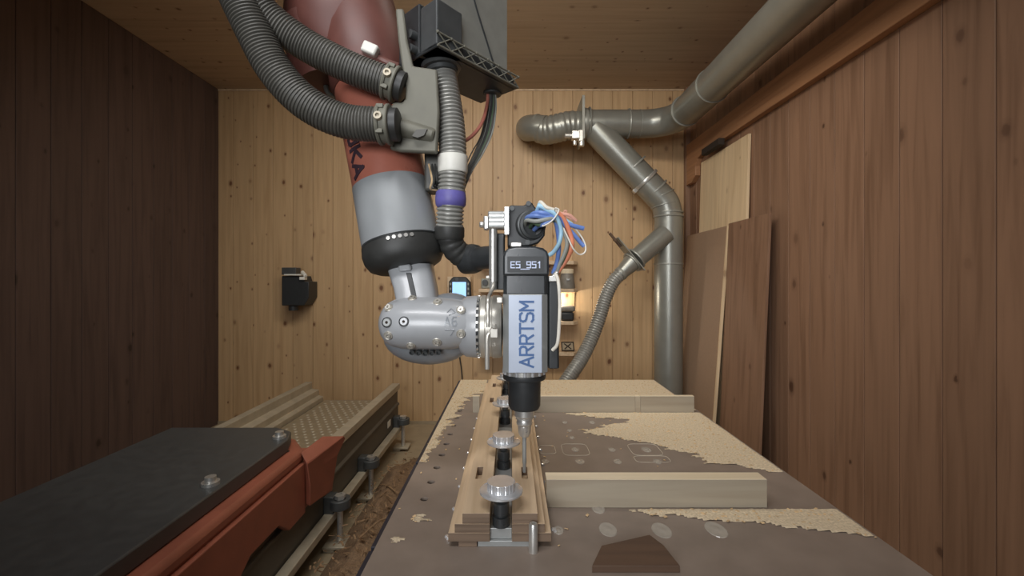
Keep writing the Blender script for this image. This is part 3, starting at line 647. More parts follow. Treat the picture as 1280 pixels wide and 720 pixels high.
b = B(); lathe(b, FU, fd, [(t0-0.006, RFo*0.97), (t0+0.004, RFo*0.97), (t0+0.006, RFo*1.03), (t0+0.03, RFo*1.055), (t0+0.055, RFo*1.02), (t0+0.075, RFo*0.92), (t0+0.085, RFo*0.76), (t0+0.09, RFo*0.4), (t0+0.09, 0)], 48); cap = obj('wrist_cap', b, rubber, rob, label='black rounded wrist cap')
u, v, _ = frame_of(fd); tocam = (Vector((0, 0, HC))-ax(300)); tocam = (tocam-fd*tocam.dot(fd)).normalized(); side = fd.cross(tocam).normalized()
for k in range(5):
    a = -0.28+k*0.135; nrm = tocam*math.cos(a)+side*math.sin(a)*(1 if side.x > 0 else -1)
    b = B(); c = FU+fd*(t0+0.012)+nrm*(RFo*1.0); cyl(b, c, c+nrm*0.008, 0.006, None, 10); obj('bolt', b, steel, cap)
sg_ = 1 if side.x > 0 else -1
def on_tube(t, ang, r): nrm = tocam*math.cos(ang)+side*(sg_*math.sin(ang)); return FU+fd*t+nrm*r, nrm
b = B(); tK = tlen(179)
lettering(b, 'KUKA', lambda uu, vv: on_tube(tK-0.055+uu, -0.97+vv/RFo, RFo*1.0-0.0005+0.0), 0.042, 0.040, 0.012, 0.011, 0.0016); obj('lettering', b, text_d, fore, 0, False, label='dark maker lettering along the tube')
# neck between cap and wrist
rings = []
for (yc, xl, xr_, dep) in ((330, 485, 541, 0.064), (345, 489, 543, 0.063), (360, 494, 546, 0.062), (380, 498, 549, 0.062)):
    r_ = []; c = P((xl+xr_)/2, yc, 1.40-(yc-330)*0.0015); hw = (xr_-xl)/2/F*c.y
    for k in range(24):
        a = 2*math.pi*k/24; ca, sa = math.cos(a), math.sin(a)
        r_.append(c+Vector((math.copysign(abs(ca)**0.65, ca)*hw, math.copysign(abs(sa)**0.65, sa)*dep, 0)))
    rings.append(r_)
b = B(); loft(b, rings); neck = obj('wrist_neck', b, grey_p, rob)
b = B(); nY = lambda yc: 1.40-(yc-330)*0.0015-0.069
prism(b, [P(507.5, 341, nY(341)), P(513.5, 341, nY(341)), P(520, 371, nY(371)), P(514.5, 372, nY(371))], (0, 0.02, 0)); obj('label_strip', b, black_p, neck, label='black label strip')
b = B(); prism(b, [P(497, 330, 1.320), P(513, 330, 1.320), P(514, 338, 1.312), P(498, 340, 1.312)], (0, 0.03, 0)); obj('boss', b, grey_p, neck, 0.006)
# wrist housing: egg shaped cover with bolts
WYc = 1.29
ST = [(475.5,0.1,403.5,0.1), (477,10.5,403.5,14), (481,18.5,403.5,24), (487,25,403.5,33), (495,29,403.5,38), (507,31.5,403.5,41), (522,32.3,403.5,43), (545,32.5,403.5,43), (565,31.5,404,42), (580,29,404,40), (590,24,404.5,36)]
def hsurf(px):
    for a, c in zip(ST, ST[1:]):
        if a[0] <= px <= c[0]:
            f = (px-a[0])/(c[0]-a[0]); return [a[i]+(c[i]-a[i])*f for i in range(1, 4)]
    return ST[-1][1:]
s0 = WYc/F
rings = []
for px, hz, cy, hy in ST:
    c = P(px, cy, WYc); rings.append([c+Vector((0, min(-0.020*min(1, hz/20), -math.copysign(abs(math.cos(2*math.pi*k/40))**0.8, math.cos(2*math.pi*k/40))*hy*s0), math.sin(2*math.pi*k/40)*hz*s0)) for k in range(40)])
b = B(); loft(b, rings); wr = obj('wrist_housing', b, grey_p, rob, angle=50)
b = B(); loft(b, [[P(px, cy, WYc)+Vector((0, min(0.004, max(-0.026, -math.cos(2*math.pi*k/40)*hy*s0)), math.sin(2*math.pi*k/40)*(hz-0.9)*s0)) for k in range(40)] for px, hz, cy, hy in ST if hz > 5]); obj('cover_rim_band', b, black_p, rob)  # dark band behind the cover edge, sets it off from the wrist body
def front(px, py):
    Y = WYc-0.08
    for _ in range(6):
        wx, wz = (px-CX)/F*Y, HC-(py-HY)/F*Y
        ppx = CX+wx/WYc*F; hz, cy, hy = hsurf(ppx); zc = HC-(cy-HY)/F*WYc
        r = max(-0.98, min(0.98, (wz-zc)/(hz*s0))); Y = WYc-hy*s0*(1-r*r)**0.4
    p = Vector((wx, Y, wz)); return p, Vector((0.0 if ppx > 500 else (ppx-500)/40, -math.sqrt(1-r*r)-0.1, r*0.8)).normalized()
for (px, py) in ((486,385), (515.5,373.5), (547,378), (576,388), (576,417), (546,427), (513.5,431.5), (485.5,419)):
    p, nr = front(px, py)
    b = B(); lathe(b, p-nr*0.006, nr, [(0,0.0125),(0.009,0.0125),(0.010,0.0112),(0.0085,0.0088),(0.0085,0.0078),(0.014,0.0075),(0.014,0.0032),(0.009,0.003),(0.009,0)], 16); obj('bolt', b, satin, wr)
for (px, py, r) in ((484,403,.0145), (505,402,.0140)):
    p, nr = front(px, py)
    b = B(); lathe(b, p-nr*0.008, nr, [(0,r),(0.0105,r),(0.011,r*0.85),(0.009,r*0.85),(0.009,r*0.72)], 24); obj('plug_ring', b, black_p, wr)
    b = B(); lathe(b, p-nr*0.006, nr, [(0,r*0.8),(0.009,r*0.8),(0.011,r*0.7),(0.011,0)], 24); pl = obj('plug', b, spin_s if r > .0142 else grey_p, wr)
    b = B(); lathe(b, p+nr*0.0045, nr, [(0,r*0.28),(0.001,r*0.28),(0.001,0)], 12); obj('plug_socket', b, slot_m, pl)
def on_front(px0, py0, k): return lambda uu, vv: front(px0+uu*k, py0-vv*k)
b = B(); lettering(b, 'A6', on_front(556, 407, 440), 0.024, 0.014, 0.006, 0.0032, 0.0016)
for st in ([(559,391),(564,386),(569,391),(561,394)], [(556,412),(568,412),(563,420)]):
    for (a, c) in zip(st, st[1:]):
        pa, na = front(*a); pc, nc = front(*c); cyl(b, pa, pc, 0.0017, None, 6)
obj('embossed_marks', b, grey_d, wr, 0, False, label='embossed axis mark')
b = B(); ellipsoid(b, P(537, 421.5, 1.35), (57/F*1.35, 0.086, 33.5/F*1.35)); ellipsoid(b, P(563, 392, 1.36), (34/F*1.36, 0.07, 26/F*1.36)); obj('wrist_body', b, grey_d, rob, label='darker grey rear wrist body')
for k in range(5):
    p = P(516+k*8.2, 439.0-abs(k-2)*0.6, 1.262)
    b = B(); lathe(b, p, (0,-1,-0.35), [(0,0.0075),(0.016,0.0075),(0.016,0.005),(0.010,0.005),(0.010,0)], 14); obj('bolt', b, dark_g, wr)
cF = lambda px: P(px, 408, 1.29)
b = B(); lathe(b, cF(573), (1,0,0), [(0,0.05),(0.01,0.078),(0.025,0.088),(0.058,0.091),(0.058,0.0)], 40); obj('flange_housing', b, grey_p, rob)
b = B(); lathe(b, cF(597.6), (1,0,0), [(0,0.087),(0.008,0.087)], 40); fl = obj('flange_gap', b, black_p, rob)
for k in range(28):
    a = 2*math.pi*k/28; c = cF(599)+Vector((0, math.cos(a)*0.0875, math.sin(a)*0.0875))
    b = B(); box(b, c, (0.006, 0.007, 0.007), Matrix.Rotation(a, 3, 'X')); obj('flange_tooth', b, steel, fl)
b = B(); lathe(b, cF(601), (1,0,0), [(0,0.088),(0.004,0.0915),(0.016,0.0915),(0.018,0.088),(0.034,0.088),(0.036,0.0915),(0.056,0.0915),(0.062,0.088),(0.066,0)], 44); obj('tool_flange', b, satin, rob, label='bright steel tool flange')
# dusty grey hose bracket on the forearm
b = B(); BY = 1.285
prism(b, [P(494, 10, BY), P(497.5, 50, BY), P(503, 88, BY), P(507, 112, BY), P(506.5, 123, BY), P(502, 128, BY), P(496, 127, BY), P(490, 128, BY), P(487, 136, BY), P(487, 186, BY), P(500, 189, BY), P(546, 191, BY), P(549, 140, BY), P(546, 86, BY), P(516, 82, BY), P(509, 50, BY), P(504, 10, BY)], (0, 0.022, 0)); br = obj('hose_bracket', b, olive, rob, 0.006)
b = B(); lathe(b, P(486, 160, BY+0.03), (P(548, 174, BY+0.03)-P(486, 160, BY+0.03)), [(0,0.058),(0.005,0.062),(0.14,0.045),(0.145,0.04),(0.145,0)], 28, 1, 0.6); obj('bracket_boss', b, olive, br)
b = B(); prism(b, [P(515, 170, BY-0.022), P(520, 162, BY-0.022), P(534, 161, BY-0.022), P(530, 169, BY-0.022), P(522, 172, BY-0.022)], (0, 0.02, 0)); obj('dark_patch', b, hose_g, br)
b = B(); box2(b, P(530,0,1.36).x, P(552,0,1.36).x, 1.36, 1.44, P(0,238,1.36).z, P(0,188,1.36).z); box(b, P(546, 228, 1.38), (0.03, 0.04, 0.04)); obj('cable_guide', b, hose_g, rob, 0.008)
for k in range(3):
    b = B(); tube(b, [P(536+k*4, 205, 1.34), P(540+k*3, 225, 1.33), P(538+k*4, 236-k*4, 1.34), P(546, 238-k*3, 1.36)], 0.003, 6, 20); obj('thin_cable', b, rubber if k else chip_m, rob)
b = B(); box(b, P(463, 62, 1.35), (0.048, 0.03, 0.034), Matrix.Rotation(math.radians(24), 3, 'Y')); obj('white_connector', b, white_p, rob, 0.006, label='white connector block')
b = B(); tube(b, [P(446, 62, 1.39), P(455, 70, 1.37), P(472, 74, 1.37), P(485, 80, 1.37), P(497, 84, 1.38)], 0.014, 10, 20); obj('connector_arm', b, orange_shade, rob)
b = B(); tube(b, [P(414, 100, 1.52), P(408, 104, 1.5), P(408, 112, 1.49), P(412, 118, 1.5), P(418, 121, 1.52)], 0.008, 8, 20); obj('strap', b, grey_c, rob)
b = B(); prism(b, [P(484, 88, 1.36), P(503, 100, 1.36), P(505, 128, 1.36), P(488, 130, 1.36), P(470, 118, 1.36)], (0, 0.05, 0)); obj('dark_mount', b, rubber, rob, 0.008)

# ------------------------------------------------------------------ hoses on the robot
def robot_hose(label, pts, r, endc, endd):
    t = thing('corrugated_hose', pts[len(pts)//2], label, 'hose', 'dark hoses at the robot elbow')
    b = B(); hose(b, pts, r, 0.0090, 0.085, 28); obj('hose_body', b, hose_g, t)
    d = Vector(endd).normalized(); c = Vector(endc)
    b = B(); lathe(b, c-d*0.012, d, [(0,r*0.9),(0,r*1.14),(0.004,r*1.18),(0.009,r*1.14),(0.010,r*1.04),(0.024,r*1.04),(0.025,r*1.15),(0.031,r*1.17),(0.034,r*1.12),(0.036,r*0.9)], 36); k = obj('hose_clamp', b, olive, t)
    b = B(); nn = Vector((0.1,-1,0.1)); nn = (nn-d*nn.dot(d)).normalized(); sd_ = d.cross(nn)
    lathe(b, c+nn*r*1.0, nn, [(0,0.012),(0.012,0.011),(0.012,0.006),(0.007,0.006),(0.007,0)], 14); obj('clamp_bolt', b, rail_m, k)
    for s in (-1, 1):
        b = B(); q = c+(nn*math.cos(0.75)+sd_*s*math.sin(0.75))*r*1.08; box(b, q, (0.012, 0.012, 0.02), d.to_track_quat('Z', 'Y').to_matrix()); obj('clamp_rib', b, olive, k, 0.002)
    b = B(); lathe(b, c+d*0.018, d, [(0,r*0.95),(0.024,r*0.95),(0.028,r*0.8),(0.028,0)], 24); obj('end_fitting', b, rubber, t)
hA = [P(255, -110, 1.2), P(285, -50, 1.2), P(318, 2, 1.22), P(345, 30, 1.24), P(380, 55, 1.26), P(415, 74, 1.27), P(450, 90, 1.28), P(480, 101, 1.29)]
robot_hose('upper dark grey corrugated hose at top left of the robot', hA, 0.0455, P(487, 103, 1.29), (P(490,104.5,1.29)-P(470,97,1.285)))
hB = [P(262, -90, 1.18), P(290, -20, 1.19), P(318, 40, 1.2), P(342, 85, 1.21), P(372, 120, 1.22), P(405, 142, 1.23), P(438, 153, 1.24), P(474, 156, 1.245)]
robot_hose('lower dark grey corrugated hose at left crossing the orange forearm', hB, 0.0485, P(479, 156, 1.246), (1, 0.02, 0))

# cable box and vertical hose
UZ = HC+0.666
cb = [Vector((-0.211, 1.25, UZ)), Vector((0.022, 1.532, UZ)), Vector((-0.118, 1.66, UZ)), Vector((-0.356, 1.385, UZ))]
cbx = thing('cable_box', (-0.16, 1.45, UZ), 'dark cable junction box with ribbed lattice side above the vertical hose', 'box')
b = B(); prism(b, cb, (0, 0, 0.012)); obj('base_tray', b, black_p, cbx, 0.002, False)
e1 = (cb[1]-cb[0]).normalized(); n1 = Vector((e1.y, -e1.x, 0)); Lb = (cb[1]-cb[0]).length; HB = 0.04
b = B(); a0 = cb[0]-n1*0.012; prism(b, [a0+e1*0.01, a0+e1*(Lb-0.01), a0+e1*(Lb-0.01)+Vector((0,0,HB)), a0+e1*0.01+Vector((0,0,HB))], -n1*0.004); obj('side_panel', b, black_p, cbx, 0, False)
b = B()
nseg = 7
for k in range(nseg+1):
    s = Lb*k/nseg
    p0 = cb[0]+e1*s
    if k < nseg:
        p1 = cb[0]+e1*(s+Lb/nseg)
        for za, zb in ((0.004, HB), (HB, 0.004)):
            A_, B_ = p0+Vector((0,0,za)), p1+Vector((0,0,zb)); cyl(b, A_, B_, 0.0022, None, 6)
    ellipsoid(b, p0+Vector((0,0,HB)), (0.005, 0.005, 0.005), 8)
cyl(b, cb[0]+Vector((0,0,0.003)), cb[1]+Vector((0,0,0.003)), 0.003, None, 8); cyl(b, cb[0]+Vector((0,0,HB)), cb[1]+Vector((0,0,HB)), 0.003, None, 8)
obj('lattice_side', b, olive, cbx, 0, True, label='pale ribbed lattice')
b = B(); i0, i1 = cb[0]-n1*0.025+e1*0.015, cb[1]-n1*0.025-e1*0.03; prism(b, [i0+Vector((0,0,0.012)), i1+Vector((0,0,0.012)), i1+Vector((0,0,0.45)), i0+Vector((0,0,0.45))], -n1*0.01); obj('upper_panel', b, galv_r, cbx, 0.002, False, label='grey sheet panel')
b = B(); e2 = (cb[3]-cb[0]).normalized(); L2 = (cb[3]-cb[0]).length
prism(b, [cb[0]+e2*0.004, cb[0]+e2*(L2*0.42), cb[0]+e2*(L2*0.42)+Vector((0,0,0.14)), cb[0]+e2*0.004+Vector((0,0,0.14))], e1*0.10+Vector((0,0,0))); obj('end_block', b, dark_g, cbx, 0.004, False)
b = B(); prism(b, [cb[0]+e2*(L2*0.45), cb[3], cb[3]+Vector((0,0,0.16)), cb[0]+e2*(L2*0.45)+Vector((0,0,0.16))], e1*0.12); obj('end_block', b, black_p, cbx, 0.004, False)
for f, z in ((0.55, 0.055), (0.55, 0.012)):
    b = B(); c = cb[0]+e2*(L2*f)+Vector((0,0,z+0.012)); cyl(b, c, c-e1*0.022, 0.013, None, 16); obj('bolt', b, dark_g, cbx)
b = B(); tube(b, [i0+e1*0.10+n1*0.003+Vector((0,0,0.42)), i0+e1*0.14+n1*0.005+Vector((0,0,0.25)), i0+e1*0.22+n1*0.004+Vector((0,0,0.10)), i0+e1*0.26+n1*0.004+Vector((0,0,0.03))], 0.003, 6, 24); obj('thin_cable', b, black_p, cbx)
# hose from the box to the spindle
vh = thing('spindle_hose', P(565, 150, 1.35), 'vertical silver grey corrugated hose from the cable box towards the spindle', 'hose')
hv = [P(549, 72, 1.37), P(553, 90, 1.375), P(558, 118, 1.365), P(563, 150, 1.355), P(565.5, 180, 1.35), P(566, 205, 1.345), P(565, 232, 1.345), P(563, 262, 1.35), P(562, 285, 1.36)]
b = B(); hose(b, hv, 0.0425, 0.0118, 0.14, 30); obj('hose_body', b, hose_s, vh)
b = B(); lathe(b, P(552, 86, 1.375), (0.1,0,-1), [(-0.012,0.05),(-0.012,0.062),(-0.004,0.064),(0.002,0.060),(0.004,0.05),(0.016,0.05),(0.018,0.044)], 36); obj('collar', b, dark_g, vh)
b = B(); lathe(b, P(566, 206, 1.345), (0,0,-1), [(-0.026,0.040),(-0.026,0.0455),(0.02,0.0455),(0.026,0.043),(0.026,0.038)], 36); wc = obj('white_sleeve', b, white_p, vh, label='white tape sleeve')
b = B(); lathe(b, P(563.5, 249, 1.348), (0,0,-1), [(-0.026,0.039),(-0.020,0.045),(0,0.0475),(0.018,0.046),(0.026,0.040)], 36); obj('violet_sleeve', b, violet, vh, label='violet sleeve')
b = B(); hose(b, [P(562, 282, 1.36), P(562.5, 296, 1.365), P(567, 309, 1.375), P(577, 319, 1.39), P(588, 324, 1.40)], 0.0395, 0.02, 0.06, 28); obj('black_elbow', b, rubber, vh, label='black flexible elbow')
b = B(); lathe(b, P(562, 291, 1.362), (0,0.05,-1), [(-0.022,0.040),(-0.015,0.046),(0.012,0.046),(0.022,0.041)], 32); obj('ring', b, rubber, vh)
b = B(); lathe(b, P(586, 324, 1.40), (1,-0.75,0.05), [(-0.02,0.04),(-0.015,0.047),(0.02,0.047),(0.035,0.043),(0.04,0.036),(0.125,0.034),(0.125,0)], 32); obj('end_fitting', b, black_p, vh)
# loose cables dropping from the box
cbl = thing('cable_bundle', P(612, 150, 1.5), 'loose bundle of dark cables dropping from the box behind the hose', 'cables')
b = B(); lathe(b, Vector((-0.07, 1.57, UZ-0.002)), (0,0,-1), [(-0.004,0.032),(0.004,0.032),(0.006,0.026),(0.006,0)], 24); obj('gland', b, rubber, cbl)
for k, (m_, r_) in enumerate(((hose_g,.007), (grey_c,.005), (rubber,.007), (green_c,.005), (hose_g,.005), (grey_c,.003))):
    dx = (k-2.5)*2.2
    b = B(); tube(b, [P(616+dx*0.5, 114, 1.57), P(615+dx*0.9, 135, 1.55), P(610+dx, 165, 1.52), P(599+dx*0.8, 192, 1.48), P(587+dx*0.5, 214, 1.44), P(577+dx*0.3, 240, 1.41), P(572, 262, 1.40)], r_, 10, 50); obj('cable', b, m_, cbl)
b = B(); tube(b, [P(610, 114, 1.57), P(609, 130, 1.54), P(603, 152, 1.48), P(592, 168, 1.44), P(578, 178, 1.41), P(566, 182, 1.40)], 0.006, 10, 40); obj('cable', b, red_c, cbl, label='reddish cable')
b = B(); tube(b, [P(606, 150, 1.54), P(600, 172, 1.5), P(590, 190, 1.46), P(583, 205, 1.43)], 0.0022, 6, 24); obj('cable', b, hose_g, cbl)

# ------------------------------------------------------------------ spindle
YS = 1.25; q = YS/F
sp = thing('router_spindle', P(656, 590, YS), 'black and silver router spindle with blue lettering in the middle', 'spindle')
X = lambda px: (px-CX)*q
Z = lambda py: HC-(py-HY)*q
D0, D1 = YS-0.065, YS+0.065
def sec(bm, x0, x1, y0, y1, d0, d1, ch=0.01):
    a, c = X(x0), X(x1)
    prism(bm, [(a+ch, d0, Z(y1)), (c-ch, d0, Z(y1)), (c, d0+ch, Z(y1)), (c, d1-ch, Z(y1)), (c-ch, d1, Z(y1)), (a+ch, d1, Z(y1)), (a, d1-ch, Z(y1)), (a, d0+ch, Z(y1))], (0, 0, Z(y0)-Z(y1)))
xc = 656
b = B(); sec(b, 629, 683, 367, 461, D0+0.004, D1, 0.016); obj('motor_body', b, spin_s, sp, 0.002, False)
b = B(); prism(b, [(X(636), D0, Z(460)), (X(675.5), D0, Z(460)), (X(675.5), D0, Z(368)), (X(636), D0, Z(368))], (0, 0.006, 0)); pl = obj('cover_plate', b, plate_w, sp, 0.0008, False, label='pale lettered cover plate')
b = B(); lettering(b, 'ARRTSM', lambda uu, vv: (Vector((X(665)-vv, D0+0.0002, Z(453)+uu)), Vector((0,-1,0))), 15.5*q, 11.3*q, 2.0*q, 2.6*q, 0.0008); obj('lettering', b, blue_t, pl, 0, False, label='blue lettering reading upwards')
b = B(); sec(b, 629.5, 683.5, 343, 367, D0+0.010, D1, 0.010); obj('middle_section', b, black_g, sp, 0.002, False)
b = B(); prism(b, [(X(629), D0, Z(345)), (X(629), D0, Z(322)), (X(631), D0, Z(316)), (X(636), D0, Z(312)), (X(645), D0, Z(310)), (X(668), D0, Z(310)), (X(677), D0, Z(312)), (X(682), D0, Z(316)), (X(684), D0, Z(322)), (X(684), D0, Z(345))], (0, 0.13, 0)); hd = obj('head_cover', b, black_g, sp, 0.006)
b = B(); box2(b, X(634.5), X(678), D0-0.0012, D0, Z(341), Z(340)); box2(b, X(634.5), X(678), D0-0.0006, D0, Z(340), Z(322)); obj('name_panel', b, black_p, hd)
b = B(); lettering(b, 'E5 951', lambda uu, vv: (Vector((X(638.5)+uu, D0-0.0008, Z(335.5)+vv)), Vector((0,-1,0))), 7.0*q, 4.8*q, 1.5*q, 1.2*q, 0.0012)
box2(b, X(650), X(661), D0-0.0016, D0-0.0006, Z(337.6), Z(336.7)); obj('lettering', b, text_w, hd, 0, False, label='pale model lettering')
b = B(); sec(b, 684, 697, 346, 457, D0+0.02, D1-0.01, 0.004); obj('side_block', b, black_p, sp, 0.002, False)
b = B(); box2(b, X(684), X(696), D0+0.012, D0+0.05, Z(352), Z(345)); cyl(b, (X(689), D0+0.02, Z(347)), (X(695), D0+0.02, Z(340)), 0.007, None, 12); obj('side_fitting', b, steel, sp, 0.002)
b = B(); tube(b, [(X(692), D0+0.01, Z(342)), (X(695), D0+0.003, Z(352)), (X(696.5), D0, Z(375)), (X(696), D0, Z(400)), (X(694), D0+0.002, Z(425)), (X(688.5), D0+0.012, Z(434))], 0.0048, 10, 40); obj('air_tube', b, white_c, sp, label='pale air tube')
# lower ring, black nose, collet, bit
axz = (X(xc-1), YS, 0)
def rev(name, prof, m, seg=36, label=None, parent=None):      # prof in pixels (y, half width)
    b = B(); lathe(b, (X(655.5), YS, Z(prof[0][0])), (0,0,-1), [((y-prof[0][0])*q, r*q) for y, r in prof], seg); return obj(name, b, m, parent or sp, label=label)
lr = rev('clamp_ring', [(460,24), (460.5,26), (466.5,26), (467,24)], steel)
for k in range(16):
    a = 2*math.pi*k/16; b = B(); c = Vector((X(655.5)+math.cos(a)*25*q, YS+math.sin(a)*25*q, Z(463.5))); cyl(b, c-Vector((0,0,0.006)), c+Vector((0,0,0.007)), 0.006, None, 10); obj('bolt', b, alu, lr)
rev('nose', [(466,24), (466.5,26.5), (471,27), (473,26), (474,20.5), (506,20), (510,18), (510,0)], black_p, label='black nose')
rev('collet_nut', [(509,12), (509,12.5), (519,12.5), (521,11), (523,11), (524,9), (528,10), (530,9.5), (531,8.5), (541,7.5), (545,5.5), (545,0)], steel)
rev('drill_bit', [(543,2.6), (578,2.6), (579,2.2), (590,2.2), (591,0)], spin_s, 12)
# upper gearbox housing with gland
b = B(); hy0, hy1 = YS-0.03, YS+0.08
prism(b, [(X(634.5), hy0, Z(309)), (X(634.5), hy0, Z(263)), (X(638), hy0, Z(258.5)), (X(655), hy0, Z(259)), (X(660), hy0, Z(254)), (X(664), hy0, Z(255)), (X(668), hy0, Z(261)), (X(677), hy0, Z(270)), (X(681), hy0, Z(284)), (X(680), hy0, Z(296)), (X(672), hy0, Z(305)), (X(660), hy0, Z(309))], (0, hy1-hy0, 0)); hs = obj('connection_housing', b, black_p, sp, 0.004)
gc = Vector((X(663), hy0, Z(283))); gd = Vector((0.35, -1, -0.05)).normalized()
b = B(); lathe(b, gc, gd, [(-0.01,0.042),(0.008,0.042),(0.010,0.038),(0.018,0.038),(0.020,0.031),(0.006,0.031),(0.006,0)], 32); obj('gland', b, dark_g, hs)
b = B()
for (px, py) in ((660, 257), (640, 263), (659, 304)): cyl(b, (X(px), hy0+0.004, Z(py)), (X(px), hy0-0.006, Z(py)), 0.007, None, 10)
obj('bolt_set', b, dark_g, hs)
b = B(); box2(b, X(638), X(652), hy0-0.008, hy0+0.06, Z(310), Z(304)); obj('mount', b, steel, hs, 0.003)
# left clamp and chrome rod with bent lever
b = B(); box2(b, X(611), X(632), YS-0.05, YS-0.0, Z(288), Z(267)); box2(b, X(605.5), X(612), YS-0.04, YS-0.01, Z(289), Z(272)); cyl(b, (X(600), YS-0.025, Z(282)), (X(606), YS-0.025, Z(282)), 0.009, None, 12); cl_ = obj('rod_clamp', b, steel, sp, 0.004)
for k in range(4):
    b = B(); box2(b, X(612), X(630), YS-0.056, YS-0.048, Z(286-k*5), Z(283.5-k*5)); obj('clamp_fin', b, spin_s, cl_, 0.001)
b = B(); box2(b, X(631), X(636.5), YS-0.06, YS+0.02, Z(296), Z(263)); obj('clamp_plate', b, alu, sp, 0.001, False)
b = B(); lathe(b, (X(617), YS-0.03, Z(286)), (0,0,-1), [(0,5*q),(66*q,5*q),(66.5*q,4.4*q),(76*q,4.4*q),(76*q,0)], 24); obj('guide_rod', b, steel, sp, label='chrome guide rod')
b = B(); sec(b, 621, 631, 292, 362, YS-0.01, YS+0.05, 0.003); obj('rear_bracket', b, black_p, sp, 0.003, False)
b = B(); tube(b, [(X(617.5), YS-0.035, Z(352)), (X(617.5), YS-0.04, Z(358)), (X(614), YS-0.055, Z(366)), (X(612.5), YS-0.10, Z(373)), (X(612.5), YS-0.105, Z(395)), (X(612.5), YS-0.105, Z(404))], 0.0052, 10, 40); obj('lever', b, satin, sp)
b = B(); tube(b, [(X(622), YS-0.10, Z(408)), (X(616), YS-0.105, Z(409.5)), (X(612), YS-0.107, Z(414)), (X(611.5), YS-0.107, Z(430)), (X(611.5), YS-0.105, Z(452))], 0.0058, 10, 40); obj('lever', b, satin, sp)
b = B(); box2(b, X(615), X(624), YS-0.115, YS-0.08, Z(416), Z(405)); cyl(b, (X(620), YS-0.115, Z(405)), (X(620), YS-0.115, Z(400)), 0.006, None, 10); box2(b, X(622), X(629), YS-0.09, YS-0.05, Z(377), Z(370)); obj('catch', b, satin, sp, 0.002)

# coloured cables looping from the gland to the right side of the spindle
cc = thing('coloured_cables', gc, 'bunch of blue, orange and pale cables tied beside the black housing', 'cables')
g0 = gc+gd*0.012
tie = Vector((X(688), YS-0.085, Z(274)))
def cable(m, r, a, mid, end, lab=None):
    b = B(); pts = [g0+Vector((a[0]*q, 0, a[1]*q)), g0+Vector((a[0]*q*1.3+0.01, -0.028, a[1]*q+0.008)), *[Vector((X(x), YS+d, Z(y))) for x, y, d in mid], *[Vector((X(x), YS+d, Z(y))) for x, y, d in end]]
    tube(b, pts, r, 10, 50); obj('cable', b, m, cc, label=lab)
cable(blue_c, .0062, (-3, 8), [(675,272,-.088), (688,277,-.083)], [(694,292,-.07), (696,312,-.055), (694,330,-.04), (690,342,-.03)], 'blue cable')
cable(blue_c, .0060, (-8, 4), [(668,276,-.094), (680,278,-.09), (690,276,-.083)], [(698,281,-.075), (709,285,-.07), (725,289,-.065)], 'blue cable')
cable(blue_c, .0058, (2, -6), [(676,286,-.09), (686,280,-.09), (694,277,-.082)], [(703,286,-.07), (714,297,-.065), (722,306,-.06), (726,310,-.06)], 'blue cable')
cable(lblue_c, .0058, (0, 10), [(672,264,-.085), (681,269,-.088), (690,274,-.09)], [(697,290,-.08), (696,305,-.075), (690,316,-.06), (685,320,-.05)], 'pale blue cable')
cable(lblue_c, .0055, (4, 11), [(672,261,-.08), (680,265,-.08), (688,271,-.08)], [(698,276,-.07), (706,281,-.065), (711,284,-.062)], 'pale blue cable')
cable(white_c, .0052, (2, 12), [(673,259,-.08), (680,266,-.092), (690,269,-.085)], [(694,272,-.08), (697,278,-.075)], 'white cable')
cable(orange_c, .0068, (5, 4), [(680,272,-.08), (693,272,-.08)], [(702,281,-.075), (709,297,-.07), (711,310,-.065), (706,324,-.05), (697,338,-.04), (692,345,-.03)], 'orange cable')
cable(grey_c, .0055, (-9, 0), [(668,282,-.092), (680,280,-.095), (691,280,-.085)], [(701,294,-.075), (705,307,-.07), (702,320,-.06), (697,332,-.05), (694,344,-.035)], 'grey cable')
cable(green_c, .0045, (-3, -3), [(672,286,-.085), (684,282,-.09), (693,281,-.08)], [(698,287,-.075), (704,300,-.068), (706,312,-.062), (701,326,-.055), (695,341,-.035)], 'green cable')
cable(red_c, .0050, (6, -2), [(682,276,-.075), (694,276,-.076)], [(704,289,-.066), (710,304,-.06), (709,318,-.055), (701,332,-.045), (694,345,-.03)], 'red cable')
cable(pink_c, .0055, (8, 6), [(684,269,-.07), (698,272,-.07)], [(708,274,-.068), (716,280,-.062)], 'pale pink cable')
b = B(); tube(b, [(X(700), YS-.08, Z(289)), (X(706), YS-.082, Z(302)), (X(712), YS-.08, Z(314)), (X(720), YS-.07, Z(320)), (X(727), YS-.065, Z(316)), (X(726), YS-.062, Z(305)), (X(718), YS-.06, Z(292)), (X(710), YS-.062, Z(284))], 0.0022, 8, 50); obj('cable_tie', b, white_c, cc, label='long pale tie tail')
b = B(); tube(b, [(X(690), YS-.10, Z(267)), (X(694), YS-.10, Z(270)), (X(686), YS-.106, Z(282)), (X(675), YS-.10, Z(288)), (X(684), YS-.07, Z(276)), (X(690), YS-.10, Z(267))], 0.0018, 8, 50); obj('cable_tie', b, white_c, cc)
b = B(); tube(b, [(X(703), YS-.07, Z(272)), (X(704.5), YS-.072, Z(269)), (X(702), YS-.072, Z(268.5)), (X(701.5), YS-.07, Z(272)), (X(706), YS-.07, Z(276)), (X(714), YS-.066, Z(279))], 0.0022, 8, 30); obj('cable_tie', b, pink_c, cc)

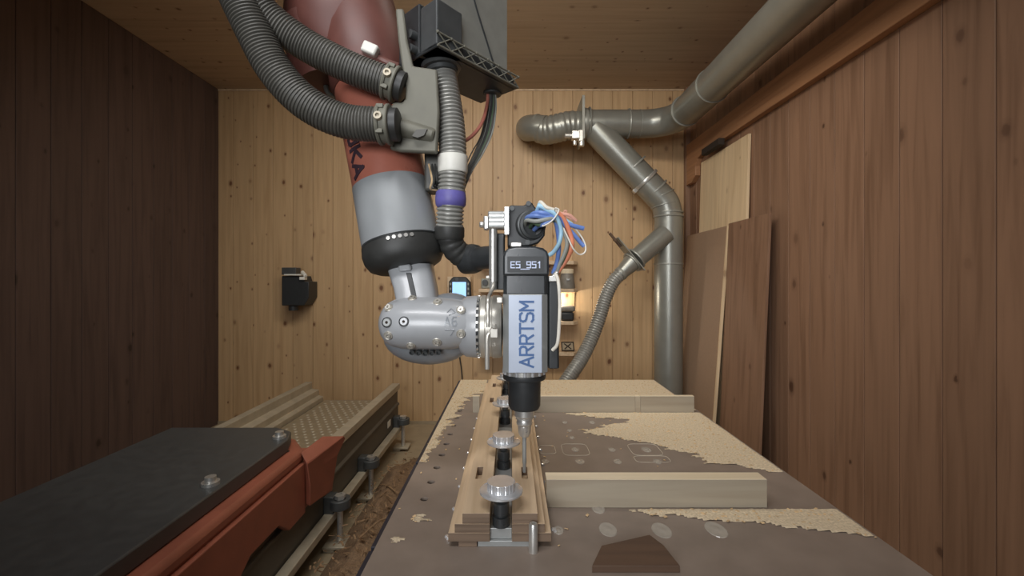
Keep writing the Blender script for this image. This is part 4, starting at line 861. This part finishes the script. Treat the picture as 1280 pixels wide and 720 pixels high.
# ------------------------------------------------------------------ sawdust heap on the floor
b = B(); nx, ny = 46, 110; vs = {}
for i in range(nx+1):
    for j in range(ny+1):
        x, y = -0.96+i*0.70/nx, 1.2+j*2.55/ny
        e = min(1, (x+0.96)/0.16, (3.75-y)/0.5, (y-1.2)/0.2); e = max(0, e)
        h = e*(0.05+0.07*max(0, min(1, (-0.55-x)/0.3))*max(0, min(1, (3.5-y)/0.4))+0.05*mnoise.noise(Vector((x*4, y*2.2, 0)))+0.035*mnoise.fractal(Vector((x*14, y*14, 2)), 1, 2, 4))+0.002
        if y > 3.2: h *= max(0.0, min(1, 1-(y-3.2)/0.6+0.6*mnoise.noise(Vector((x*5, y*5, 7)))))
        vs[i, j] = b.verts.new((x, y, h if h > 0.004 else -0.006))
for i in range(nx):
    for j in range(ny): b.faces.new((vs[i,j], vs[i+1,j], vs[i+1,j+1], vs[i,j+1]))
tag(obj('sawdust_heap', b, dust_f, None, 0, True, kind='stuff', angle=80), 'brown sawdust heap on the floor between track and table', 'sawdust')
b = B()
for k in range(900):
    x, y = random.uniform(-0.92, -0.34), random.uniform(1.4, 3.5); L_ = random.uniform(0.01, 0.045); a = random.uniform(0, 3.14)
    z = 0.08+random.uniform(-0.02, 0.035)+0.06*max(0, min(1, (-0.6-x)/0.3))
    if y > 3.1: z -= 0.05
    box(b, (x, y, z), (L_, random.uniform(0.004, 0.010), 0.002), Matrix.Rotation(a, 3, 'Z') @ Matrix.Rotation(random.uniform(-.7, .7), 3, 'Y') @ Matrix.Rotation(random.uniform(-.7, .7), 3, 'X'))
tag(obj('floor_shavings', b, chip_f, None, 0, False, kind='stuff'), 'wood shavings scattered over the floor sawdust heap', 'shavings')
for (pts, lab) in (([(-0.80,2.3,0.12), (-0.72,2.42,0.15), (-0.62,2.50,0.13), (-0.52,2.54,0.11)], 'long curved wood splinter lying on the floor sawdust'), ([(-0.86,2.9,0.12), (-0.80,2.84,0.14), (-0.72,2.80,0.11)], 'short dark wood splinter on the sawdust beside the track')):
    b = B(); tube(b, [Vector(p) for p in pts], 0.005, 6, 24); tag(obj('wood_splinter', b, chip_f), lab, 'splinter')
